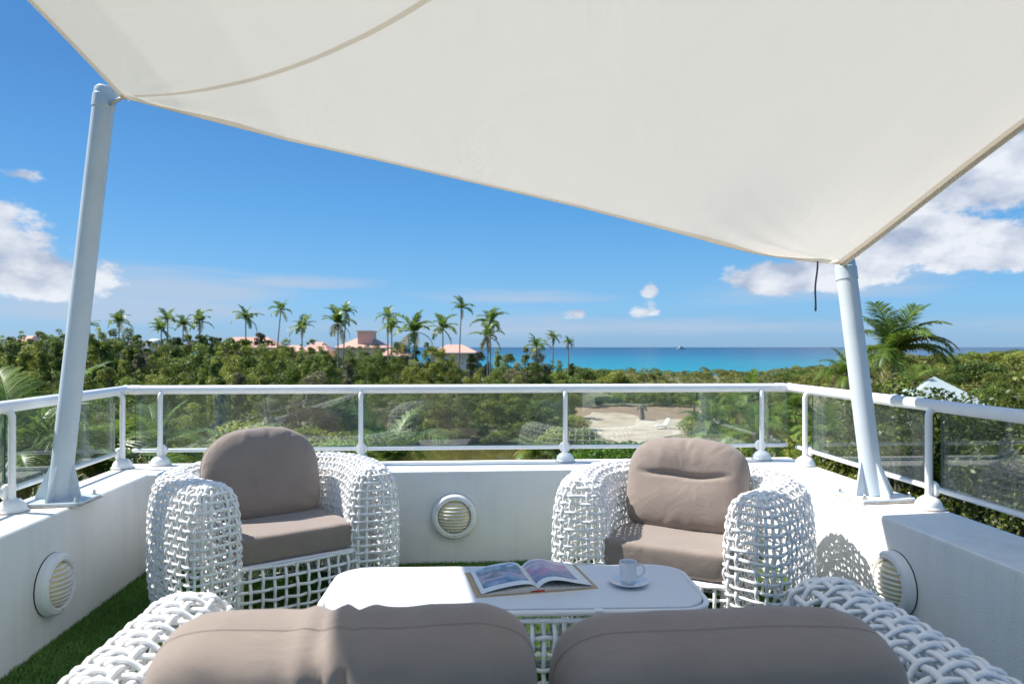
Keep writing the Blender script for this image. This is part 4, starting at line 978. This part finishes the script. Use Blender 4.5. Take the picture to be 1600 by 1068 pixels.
def scrub():
    r = np.random.default_rng(5); cl = []
    def add(px, D, h, rad):
        f = mnoise.noise(Vector((px * .013, D * .035, 0))) ; h = h * (.75 + 1.1 * f) + max(0, f) * 1.3; rad *= .85 + .5 * max(0, f); x = (px - 800) / F * D; cl.append((x, D, land_z(x, D) + h, rad))
    for i in range(2600):
        D = 128 + 150 * r.random() ** 1.1; px = r.uniform(845, 1900); S = shore(math.atan2(px - 800, F))
        if D > S - 10: continue
        add(px, D, r.uniform(.0, .9), r.uniform(.7, 1.9))
    for i in range(700):
        D = r.uniform(60, 130); px = r.uniform(1230, 1950); add(px, D, r.uniform(.4, 1.6), r.uniform(.8, 1.7))
    for i in range(260):
        D = r.uniform(34, 60); px = r.uniform(1240, 2000); add(px, D, r.uniform(.2, 1.2), r.uniform(.7, 1.3))
    V, Fq, tone = leaves(cl, 260000, .42, r, elong=1.7, up=.9, tvar=.3, inner=.75)
    tag(inst('coastal_scrub', np_mesh('coastal_scrub', V, Fq, SCRUB, tone)), kind='stuff')
scrub()
def lawn_growth():
    r = np.random.default_rng(15); cl = []
    for i in range(420):
        D = r.uniform(52, 69); px = r.uniform(870, 1110); cl.append(((px - 800) / F * D, D, GROUND + r.uniform(.0, .45), r.uniform(.4, .9)))
    V, Fq, tone = leaves(cl, 26000, .26, r, elong=1.8, up=1.0, tvar=.3, inner=.7)
    tag(inst('low_green_planting', np_mesh('low_green_planting', V, Fq, leaf_mat('lawn_leaves', (.06, .13, .010), (.20, .36, .03), (.34, .40, .06)), tone)), kind='stuff')
lawn_growth()
def far_wood():
    r = np.random.default_rng(25); cl = []
    for i in range(2600):
        a = R(r.uniform(-105, -43)); d = r.uniform(50, 190); x, y = d * math.sin(a), d * math.cos(a); cl.append((x, y, GROUND + r.uniform(1.0, 7.5), r.uniform(1.0, 2.6)))
    V, Fq, tone = leaves(cl, 110000, .75, r, elong=1.8, up=.6, tvar=.3, inner=.6)
    tag(inst('wood_canopy', np_mesh('wood_canopy', V, Fq, LEAF_A, tone)), kind='stuff')
far_wood()
# bushes bushes that stand out of the scrub
for (px, D, yt, mk, wf) in [(905, 215, 566, 'B', 1.6), (925, 190, 570, 'B', 1.8), (958, 170, 572, 'A', 1.3), (880, 150, 577, 'C', 2), (862, 140, 572, 'B', 1.5), (1005, 200, 578, 'B', 1.0), (1028, 215, 577, 'B', 1.1), (1085, 225, 579, 'A', 1.2),
                            (1175, 240, 580, 'A', 1.2), (1245, 190, 571, 'B', 1.6), (1232, 175, 574, 'B', 1.3), (1268, 160, 577, 'A', 1.4), (1460, 190, 549, 'A', 1.2), (1490, 160, 551, 'B', 1.5), (1520, 180, 543, 'B', 1.5), (1548, 140, 541, 'A', 1.5), (1580, 150, 540, 'B', 1.6), (1600, 120, 542, 'A', 1.5), (1535, 110, 552, 'B', 1.2)]:
    x = (px - 800) / F * D; plant_tree('bush', mk, x, D, EYE - (yt - HZ) / F * D, place_label('round bush rising out of the coastal scrub', px), 'bushes rising out of the coastal scrub', wf, cat='bush')
for i in range(46):
    D = rnd.uniform(55, 135); px = rnd.uniform(1390, 1640); x = (px - 800) / F * D; zt = land_z(x, D) + rnd.uniform(2.0, 4.2); k = rnd.choice(['bush', 'bush', 'bush', 'upright'])
    plant_tree(k, (mkc := rnd.choice('ABC')), x, D, zt, place_label({'A': 'olive ', 'B': 'dark ', 'C': 'yellowish '}[mkc] + ('bushy' if k == 'bush' else 'narrow') + ' shrub on the right slope', px), 'shrubs on the right hand slope', 1.0, cat='bush')
# dark band of low trees behind the clearing and the thicket right of it
for i in range(26):
    px = 885 + i * 14 + rnd.uniform(-4, 4); D = rnd.uniform(116, 128); x = (px - 800) / F * D
    plant_tree('bush', 'B' if px < 1010 else 'C', x, D, EYE - (rnd.uniform(606, 616) - HZ) / F * D, place_label('low hedge line tree', px), 'low trees behind the sandy clearing', 1.15, cat='bush')
for i in range(34):
    px = rnd.uniform(1088, 1330); D = rnd.uniform(38, 90); x = (px - 800) / F * D; yt = np.interp(D, [38, 90], [690, 618]) + rnd.uniform(-12, 10)
    plant_tree('bush', rnd.choice('CAC'), x, D, EYE - (yt - HZ) / F * D, place_label('leafy ' + ('far' if D > 70 else 'mid' if D > 54 else 'near') + ' bush in the right thicket', px), 'bushes of the right hand thicket', 1.0, cat='bush')
for (px, D, yt, mk) in [(890, 80, 640, 'A'), (868, 66, 655, 'A'), (905, 74, 662, 'B'), (845, 62, 668, 'A'), (1130, 62, 668, 'C'), (1000, 64, 706, 'C'), (960, 57, 712, 'C'), (915, 56, 714, 'C'), (1060, 60, 700, 'C'), (640, 73, 668, 'A'), (700, 72, 664, 'A'), (770, 72, 668, 'A'), (560, 71, 655, 'B'), (500, 56, 650, 'A'), (440, 55, 645, 'B'), (380, 53, 640, 'A'), (730, 76, 650, 'B'), (810, 74, 650, 'A'), (668, 74, 655, 'C'), (600, 72, 665, 'A')]:
    x = (px - 800) / F * D; plant_tree('bush', mk, x, D, EYE - (yt - HZ) / F * D, place_label('bush on the bank by the pond', px), 'bushes on the pond bank', 1.3, cat='bush')

# ---- palms
def frond_mesh(L, a0, curl, pairs, mm, seed, lw=.05, name='frond', leafL=.26, droop=.5):
    r = np.random.default_rng(seed); n = 18; s = np.linspace(0, 1, n); ang = a0 - curl * s ** 1.3; dx = np.cos(ang) * L / n; dz = np.sin(ang) * L / n
    X = np.concatenate([[0], np.cumsum(dx)[:-1]]); Z = np.concatenate([[0], np.cumsum(dz)[:-1]]); V = []; Fq = []; tone = []
    def pt(t): return np.array([np.interp(t, s, X), 0, np.interp(t, s, Z)]), np.interp(t, s, ang)
    for i in range(pairs):
        t = .10 + .90 * i / (pairs - 1); p, an = pt(t); l = L * leafL * (math.sin(math.pi * (.12 + .80 * t)) ** .7) * r.uniform(.85, 1.1); fw = np.array([math.cos(an), 0, math.sin(an)]); upv = np.array([-math.sin(an), 0, math.cos(an)])
        for sg in (-1, 1):
            sweep = .35 + .5 * t + r.normal(0, .08); side = np.array([0, sg, 0.0]); d = side * math.cos(sweep) + fw * math.sin(sweep) + upv * .25; d /= np.linalg.norm(d)
            d2 = d + np.array([0, 0, -droop * r.uniform(.6, 1.5)]); d2 /= np.linalg.norm(d2); w = fw * lw * L / 5 * .5; b = len(V)
            m1 = p + d * l * .45; e = m1 + d2 * l * .55
            V += [p - w, p + w, m1 + w * 1.3, m1 - w * 1.3, e + w * .2, e - w * .2]; Fq += [(b, b + 1, b + 2, b + 3), (b + 3, b + 2, b + 4, b + 5)]; tt = np.clip(r.normal(.45, .18), 0, .95); tone += [tt, tt]
    # rachis as a slim square bar
    k0 = len(V)
    for i in range(n):
        wd = L * .010 * (1.15 - s[i])
        V += [np.array([X[i], wd, Z[i] - wd * .6]), np.array([X[i], -wd, Z[i] - wd * .6]), np.array([X[i], -wd, Z[i] + wd * .6]), np.array([X[i], wd, Z[i] + wd * .6])]
    for i in range(n - 1):
        for q in range(4): a = k0 + i * 4 + q; b = k0 + i * 4 + (q + 1) % 4; Fq.append((a, b, b + 4, a + 4)); tone.append(.85)
    return np_mesh(name, np.array(V), Fq, mm, tone)
FAR = [frond_mesh(1, a, c, 15, PALM_G, 40 + i, lw=.26, leafL=.30, droop=dr) for i, (a, c, dr) in enumerate([(1.35, .9, .3), (1.2, 1.5, .5), (.85, 1.7, .9), (.55, 1.1, .5), (.40, 1.8, 1.0), (.0, 1.3, 1.2)])]
FARY = [frond_mesh(1, -.3, 1.2, 13, PALM_Y, 50, lw=.24, leafL=.28), frond_mesh(1, -.75, .7, 13, PALM_Y, 51, lw=.24, leafL=.25)]
NEAR = [frond_mesh(1, a, c, 44, PALM_G, 60 + i, lw=.085, leafL=.30, droop=dr) for i, (a, c, dr) in enumerate([(1.35, .9, .4), (1.05, 1.5, .6), (.65, 1.7, .8), (.2, 1.5, .9), (.85, 2.0, .9)])]
NEARY = [frond_mesh(1, -.2, 1.2, 40, PALM_Y, 70, lw=.08, leafL=.26, droop=.9), frond_mesh(1, .7, 1.9, 40, PALM_Y, 71, lw=.08, leafL=.24, droop=.8)]
TRUNKS = {}
def palm(px, py, D, rpx, label, nf=15, near=False, yellow=2, bend=0, group='palms standing above the far wood', grow=None, squash=1.0, zb=None, seed=0, tr=.13):
    x = (px - 800) / F * D; zc = EYE - (py - HZ) / F * D; Lf = rpx / F * D * (1.22 if near else 1.55); xb = x - bend / F * D; zb_ = land_z(xb, D) if zb is None else zb
    root = empty('palm_tree', (xb, D, zb_), label=label, cat='palm tree', group=group); rr = random.Random(int(px * 7 + seed)); m = MB(); tx, ty = (rr.uniform(-.22, .22), rr.uniform(-.22, .22)) if not near else (0, 0); nf = max(8, int(nf * (1 if near else rr.uniform(.6, 1.15)))); Lf *= 1 if near else rr.uniform(.82, 1.1); h = zc - zb_
    pts = [Vector(((x - xb) * (t ** 1.8), 0, h * t)) for t in np.linspace(0, 1, 9)]; pts[0].z -= .3
    m.tube(pts, [tr * (1.35 - .5 * t) for t in np.linspace(0, 1, 9)], 9); m.build('trunk', M_PBARK, root)
    hb = MB(); hb.lathe([(.02, -.3), (tr * 1.0, -.2), (tr * 1.2, 0), (tr * .8, .2), (.02, .4)], 10, Matrix.Translation((x - xb, 0, h))); hb.build('crown_base', M_PBARK, root)
    F1, F2 = (NEAR, NEARY) if near else (FAR, FARY); a = rr.uniform(0, 6.28)
    for i in range(nf):
        a += 2.399; q = i / nf
        if i < yellow: me = F2[rr.randrange(2)]
        else: me = F1[min(len(F1) - 1, int((1 - q) * len(F1) * rr.uniform(.8, 1.15)))]
        o = inst('frond', me, root, (x - xb, 0, h + .05), (rr.uniform(-.2, .2), rr.uniform(-.18, .18) + tx * math.cos(a) + ty * math.sin(a), a + rr.uniform(-.35, .35))); k = Lf * rr.uniform(.78, 1.15); o.scale = (k, k, k * squash)
    return root
FARP = [(140, 508, 155, 13, 0, 'half hidden behind the tall pole'), (186, 504, 165, 17, 0, 'alone left of the two white domes'), (252, 515, 150, 15, 0, 'lower one of the pair right of the white domes'), (262, 500, 155, 18, 0, 'taller one of the pair right of the white domes'),
        (286, 508, 158, 15, 0, 'between the close pair and the next tall palm'), (312, 503, 155, 17, 0, 'left of the long salmon roof'), (384, 497, 150, 18, 0, 'straight above the long salmon roof'),
        (439, 485, 160, 15, 8, 'with a slender trunk leaning right'), (472, 512, 150, 19, 0, 'above the small salmon roof'), (528, 506, 140, 26, 0, 'with yellowing fronds left of the salmon villa'), (541, 488, 150, 15, 6, 'tall one just behind the yellowing palm'),
        (606, 494, 145, 17, 0, 'with a narrow head right of the salmon villa'), (612, 512, 140, 18, 0, 'low one under the narrow headed palm'), (648, 519, 135, 23, 0, 'bushy one with yellowing fronds over the blue gap'), (692, 514, 150, 19, 0, 'at the left end of the low salmon roof'),
        (721, 482, 160, 16, 4, 'tallest and most slender on the skyline'), (766, 503, 140, 24, 0, 'ragged one right of the low salmon roof'), (762, 526, 135, 19, 0, 'short one beneath the ragged palm'), (838, 541, 150, 15, 0, 'squat one at the edge of the blue sea'), (864, 527, 160, 11, 0, 'small one over the sea, taller of two'), (888, 535, 165, 9, 0, 'smallest one over the sea')]
for (px, py, D, rp, bend, lab) in FARP:
    palm(px, py, D, rp, 'palm tree on the skyline, ' + lab, nf=17, yellow=4 if 'yellow' in lab or 'ragged' in lab else 1, bend=bend)
palm(1396, 556, 30, 76, 'large coconut palm with arching fronds right of the short pole', nf=32, near=True, yellow=6, group='coconut palms near the terrace', tr=.10)
palm(1322, 588, 40, 52, 'smaller coconut palm half hidden behind the short pole', nf=16, near=True, yellow=3, group='coconut palms near the terrace')
palm(1428, 600, 26, 40, 'light green young palm right of the large coconut palm', nf=9, near=True, yellow=2, group='coconut palms near the terrace', tr=.06)
palm(30, 745, 8.5, 165, 'palm with silvery stiff fronds behind the left glass', nf=15, near=True, yellow=1, group='palms close behind the glass')
palm(150, 760, 9.5, 150, 'low palm just outside the left parapet corner', nf=12, near=True, yellow=3, group='palms close behind the glass')
palm(245, 715, 14, 105, 'palm with an orange frond behind the left end of the front glass', nf=12, near=True, yellow=3, group='palms close behind the glass')
palm(610, 735, 13, 120, 'palm with a yellow arching frond behind the front glass', nf=13, near=True, yellow=3, group='palms close behind the glass')
for (px, py, D, rp, lab) in [(1110, 672, 44, 44, 'first from the clearing'), (1152, 655, 50, 44, 'tallest of the middle'), (1180, 690, 30, 62, 'lowest and nearest'), (1212, 662, 38, 50, 'right behind the slim post'), (1244, 640, 60, 36, 'farthest right one'), (1085, 630, 95, 24, 'far one beside the hedge'), (1170, 625, 85, 28, 'far one at the top of the thicket'), (1290, 690, 28, 52, 'one behind the right glass'), (835, 715, 40, 40, 'low one on the pond bank')]:
    palm(px, py, D, rp, 'feathery green palm in the right hand thicket, ' + lab if px > 900 else 'low feathery palm on the pond bank before the dark trees', nf=15, near=D < 70, yellow=1, group='palms of the thicket', squash=1.0)

# ---- glossy shrubs right below the terrace
def shrub(x, y, zc, rx, ry, rz, n, size, label, mm=LEAF_N, seed=1, nc=70):
    r = np.random.default_rng(seed); cl = []
    for i in range(nc):
        d = r.normal(size=3); d /= np.linalg.norm(d); q = r.random() ** .4; cl.append((d[0] * rx * q, d[1] * ry * q, zc - GROUND + d[2] * rz * q, r.uniform(.16, .36) * (rx + rz) / 2.4))
    V, Fq, tone = leaves(cl, n, size, r, elong=1.9, up=.25, tvar=.32, inner=.35); root = empty('garden_shrub', (x, y, GROUND), label=label, cat='shrub', group='leafy shrubs just outside the railing')
    inst('crown', np_mesh('crown', V, Fq, mm, tone), root); h = zc - GROUND
    mb = MB(); mb.tube([(0, 0, -.2), (.2, .1, h * .4), (0, 0, h * .8)], [.16, .12, .08], 8)
    for k in r.choice(nc, 26, replace=False): c = Vector(cl[k][:3]); s = Vector((0, 0, h * .72)); mb.tube([s, s.lerp(c, .5) + Vector((r.normal() * .1, r.normal() * .1, -.08)), c], [.05, .03, .008], 6)
    mb.build('trunk', M_BARK, root); return root
shrub(6.45, 7.4, -.15, 1.7, 1.5, 1.45, 36000, .062, 'big glossy leaved shrub rising above the right end of the railing', seed=2, nc=130)
shrub(4.85, 8.6, -.02, .95, 1.1, 1.0, 22000, .062, 'glossy leaved shrub behind the gap between short pole and slim post', seed=3, nc=100)
shrub(3.3, 5.6, -1.55, 1.3, 1.2, 1.1, 18000, .060, 'glossy leaved shrub low under the right railing by the front corner', seed=4, nc=90)
shrub(4.1, 3.9, -1.25, 1.35, 1.2, 1.15, 22000, .058, 'glossy leaved shrub low beside the nearest right hand glass pane', seed=6, nc=100)
shrub(-5.2, 8.8, -1.75, 2.4, 1.5, 1.5, 22000, .10, 'dark shrub mass below the left glass', mm=LEAF_B, seed=8, nc=110)
shrub(-2.2, 13.5, -3.2, 3.0, 1.6, 1.5, 18000, .13, 'olive shrub beyond the front parapet behind the left armchair', mm=LEAF_A, seed=9, nc=100)
shrub(5.0, 17.0, -4.0, 2.2, 1.6, 1.6, 16000, .12, 'light green shrub beyond the front parapet behind the right armchair', mm=LEAF_C, seed=10, nc=90)

# ------------------------------------------------------------------ distant buildings, clearing furniture, boat
M_SALM = mat('salmon_roof_tiles', (.62, .34, .26), .85, col2=(.70, .42, .33), nscale=.6, detail=6, bump=.6, bscale=2)
M_SALW = mat('salmon_wall', (.78, .50, .40), .9, col2=(.72, .46, .37), nscale=.4)
M_CREAM = mat('cream_wall', (.58, .53, .42), .9, col2=(.52, .47, .37), nscale=.4)
M_WHT = mat('weathered_white', (.74, .74, .72), .7, col2=(.66, .67, .66), nscale=.5)
M_DARKG = mat('window_glass', (.04, .05, .06), .15)
def hip(mb, x0, x1, y0, y1, z0, z1, inset):
    cy = (y0 + y1) / 2; v = [(x0, y0, z0), (x1, y0, z0), (x1, y1, z0), (x0, y1, z0), (x0 + inset, cy, z1), (x1 - inset, cy, z1)]
    mb.add(v, [(0, 1, 5, 4), (2, 3, 4, 5), (1, 2, 5), (3, 0, 4), (3, 2, 1, 0)])
def house(px0, px1, ye, yr, D, label, wall=None, depth=9, win=3, flat=False, wy=None, tower=None):
    s = D / F; x0, x1 = (px0 - 800) * s, (px1 - 800) * s; ze = EYE - (ye - HZ) * s; zr = EYE - (yr - HZ) * s; cx = (x0 + x1) / 2; zb = land_z(cx, D)
    root = empty('hotel_building', (cx, D, zb), label=label, cat='building', group='salmon roofed hotel buildings behind the palms'); w = (x1 - x0) / 2; h = ze - zb
    m = MB(); m.box((0, depth / 2, h / 2), (2 * w, depth, h)); m.build('wall', wall or M_CREAM, root, smooth=False)
    if flat: m = MB(); m.box((0, depth / 2, h + .2), (2 * w + .4, depth + .4, .4)); m.build('roof', M_SALM, root, smooth=False)
    else:
        m = MB(); hip(m, -w - .5, w + .5, -.6, depth + .6, h + .003, zr - zb, min(w * .75, depth * .5)); rf = m.build('roof', M_SALM, root, smooth=False)
        g = MB(); g.box((0, -.62, h - .05), (2 * w + 1.1, .12, .24)); g.build('gutter', M_WHT, rf, smooth=False)
    if tower:
        tx0, tx1, ty = [(tower[0] - 800) * s - cx, (tower[1] - 800) * s - cx, EYE - (tower[2] - HZ) * s - zb]
        m = MB(); m.box(((tx0 + tx1) / 2, depth * .4, (h + ty) / 2), (tx1 - tx0, depth * .5, ty - h + .5)); t = m.build('tower', M_SALW, root, smooth=False)
        g = MB(); g.box(((tx0 + tx1) / 2, depth * .4, ty + .36), (tx1 - tx0 + .5, depth * .5 + .5, .3)); g.build('parapet_cap', M_CREAM, t, smooth=False)
        pass
    for fl_ in range(max(1, int(h // 3.4))):
        for i in range(win):
            cxw = -w + (i + .5) * 2 * w / win; z = 1.6 + fl_ * 3.3
            if z > h - 1.0: continue
            g = MB(); g.box((cxw, -.02, z), (1.5, .08, 1.7)); o = g.build('window', M_WHT, root, smooth=False); q = MB(); q.box((cxw, -.07, z), (1.2, .04, 1.4)); q.build('pane', M_DARKG, o, smooth=False)
    return root
house(334, 432, 543, 526, 205, 'long hotel wing with a salmon hipped roof left of the slender leaning palm', win=5, wall=M_SALW)
house(470, 511, 549, 534, 195, 'small hotel wing with a salmon hipped roof under the broad palm', win=3, wall=M_SALW)
house(524, 602, 543, 527, 190, 'main salmon villa with a square tower on its roof', win=5, tower=(556, 578, 519), depth=14)
house(592, 634, 556, 545, 178, 'low annex joined to the right side of the salmon villa', win=3, depth=8)
house(428, 476, 549, 539, 198, 'low link wing between the two left hotel roofs', win=3, wall=M_SALW)
house(672, 744, 551, 538, 185, 'low cream pavilion with a salmon hipped roof and a white base', win=3)
house(20, 44, 534, 524, 215, 'little salmon roofed house at the far left edge', win=2)
for (px0, px1, lab) in ((200, 226, 'white domed tent roof, left of the two beyond the wood'), (230, 255, 'white domed tent roof, right of the two beyond the wood')):
    D = 178; s = D / F; cx = ((px0 + px1) / 2 - 800) * s; w = (px1 - px0) / 2 * s; zb = land_z(cx, D); zt = EYE - (529 - HZ) * s - zb; root = empty('domed_tent', (cx, D, zb), label=lab, cat='tent', group='white domed tents')
    m = MB(); m.lathe([(w, zt - 1.5), (w * .96, zt - 1.0), (w * .8, zt - .5), (w * .5, zt - .12), (w * .2, zt), (.01, zt + .05)], 20); m.build('canopy', M_WHT, root)
    m = MB(); m.lathe([(w * .95, 0), (w * .95, zt - 1.51)], 20); m.build('wall', M_WHT, root)
    m = MB(); m.lathe([(w * 1.02, zt - 1.62), (w * 1.02, zt - 1.5)], 20); m.build('rim', M_WHT, root)
def garden_wall():
    D = 176; s = D / F; x0, x1 = (622 - 800) * s, (728 - 800) * s; zt = EYE - (563 - HZ) * s; zb = land_z(x0, D); root = empty('white_garden_wall', ((x0 + x1) / 2, D, zb), label='white balustraded wall in front of the low cream pavilion', cat='wall'); h = zt - zb; w = (x1 - x0) / 2
    m = MB(); m.box((0, 0, h / 2 - .5), (2 * w, .3, h - 1)); m.build('base', M_WHT, root, smooth=False); m = MB(); m.box((0, 0, h - .06), (2 * w, .26, .12)); m.build('coping', M_WHT, root, smooth=False)
    for i in range(15): m = MB(); m.box((-w + .3 + i * (2 * w - .6) / 14, 0, h - .56), (.28, .24, .875)); m.build('baluster', M_WHT, root, smooth=False)
garden_wall()
def gazebo():
    D = 25.5; s = D / F; cx = (1460 - 800) * s; zt = EYE - (588 - HZ) * s; ze = EYE - (627 - HZ) * s; zb = land_z(cx, D); w = 1.34
    root = empty('gazebo', (cx, D, zb), R(-14), label='small gazebo with a pale blue grey pyramid roof among the shrubs', cat='gazebo'); mr_ = mat('pale_blue_roof', (.40, .47, .46), .7, col2=(.34, .41, .40), nscale=1.2, bump=.4, bscale=6); h = ze - zb
    m = MB(); c = [(-w, -w, h), (w, -w, h), (w, w, h), (-w, w, h), (0, 0, zt - zb)]; m.add(c, [(0, 1, 4), (1, 2, 4), (2, 3, 4), (3, 0, 4), (3, 2, 1, 0)]); rf = m.build('roof', mr_, root, smooth=False)
    m = MB(); m.box((0, 0, h - .06), (2 * w - .1, 2 * w - .1, .11)); m.build('fascia', M_WHT, rf, smooth=False)
    for sx in (-1, 1):
        for sy in (-1, 1): m = MB(); m.box((sx * w * .82, sy * w * .82, h / 2 - .002), (.14, .14, h)); m.build('post', M_WHT, root, smooth=False)
gazebo()
def lounger():
    D = 86; s = D / F; x = (1034 - 800) * s; z = GROUND + .06; root = empty('sun_lounger', (x, D, z), R(-62), label='white sun lounger with raised back on the sandy clearing', cat='sun lounger')
    m = MB(); m.box((0, -.35, .38), (.75, 1.5, .10)); m.build('seat', M_WHT, root, bevel=.02)
    m = MB(); m.box((0, .78, .78), (.75, 1.0, .10), Matrix.Rotation(R(52), 3, 'X')); m.build('backrest', M_WHT, root, bevel=.02)
    for sx in (-1, 1):
        for y in (-.95, .35): g = MB(); g.box((sx * .32, y, .165), (.07, .07, .335)); g.build('leg', M_WHT, root, smooth=False)
lounger()
def stump():
    D = 96; s = D / F; x = (1003 - 800) * s; m = MB(); m.tube([(0, 0, -.1), (.03, 0, .5), (-.02, .02, 1.2), (.02, 0, 2.1)], [.42, .34, .30, .27], 12)
    for k in range(9): a = k * .7; m.tube([(0, 0, 1.95), (.5 * math.cos(a), .5 * math.sin(a), 1.8), (.75 * math.cos(a), .75 * math.sin(a), 1.25)], [.09, .08, .03], 5)
    o = m.build('palm_stump', M_BARK, label='dark leafless palm stump standing at the back of the sandy clearing', cat='tree stump'); o.location = (x, D, GROUND + .03)
stump()
def boat():
    D = 3300; s = D / F; x = (1065 - 800) * s; root = empty('motor_yacht', (x, D, SEA), R(6), label='tiny white motor yacht on the horizon of the blue sea', cat='boat'); root.scale = (1.4, 1.4, 1.9); L = 15.0
    m = MB(); st = []
    for i, t in enumerate(np.linspace(-1, 1, 13)): w = 3.2 * (1 - max(0, t) ** 2.4); st.append([(t * L, -w, 2.6 + .8 * max(0, t)), (t * L, -w * .8, -.5), (t * L, w * .8, -.5), (t * L, w, 2.6 + .8 * max(0, t))])
    V = [p for q in st for p in q]; Fs = [(i * 4 + k, i * 4 + (k + 1) % 4, i * 4 + 4 + (k + 1) % 4, i * 4 + 4 + k) for i in range(12) for k in range(4)] + [(3, 2, 1, 0), (48, 49, 50, 51)]; m.add(V, Fs); m.build('hull', M_WHT, root, ang=50)
    m = MB(); m.prism([(-9, -2.3), (5, -2.3), (7.5, 0), (5, 2.3), (-9, 2.3)], 2.5, 5.4); m.build('cabin', M_WHT, root, smooth=False)
    m = MB(); m.prism([(-6, -1.8), (1.5, -1.8), (3, 0), (1.5, 1.8), (-6, 1.8)], 5.402, 7.6); m.build('flybridge', M_WHT, root, smooth=False)
    m = MB(); m.prism([(-8.5, -2.34), (5.05, -2.34), (7.5, 0), (5.05, 2.34), (-8.5, 2.34)], 3.5, 4.5); m.build('window_band', M_DARKG, root, smooth=False)
boat()
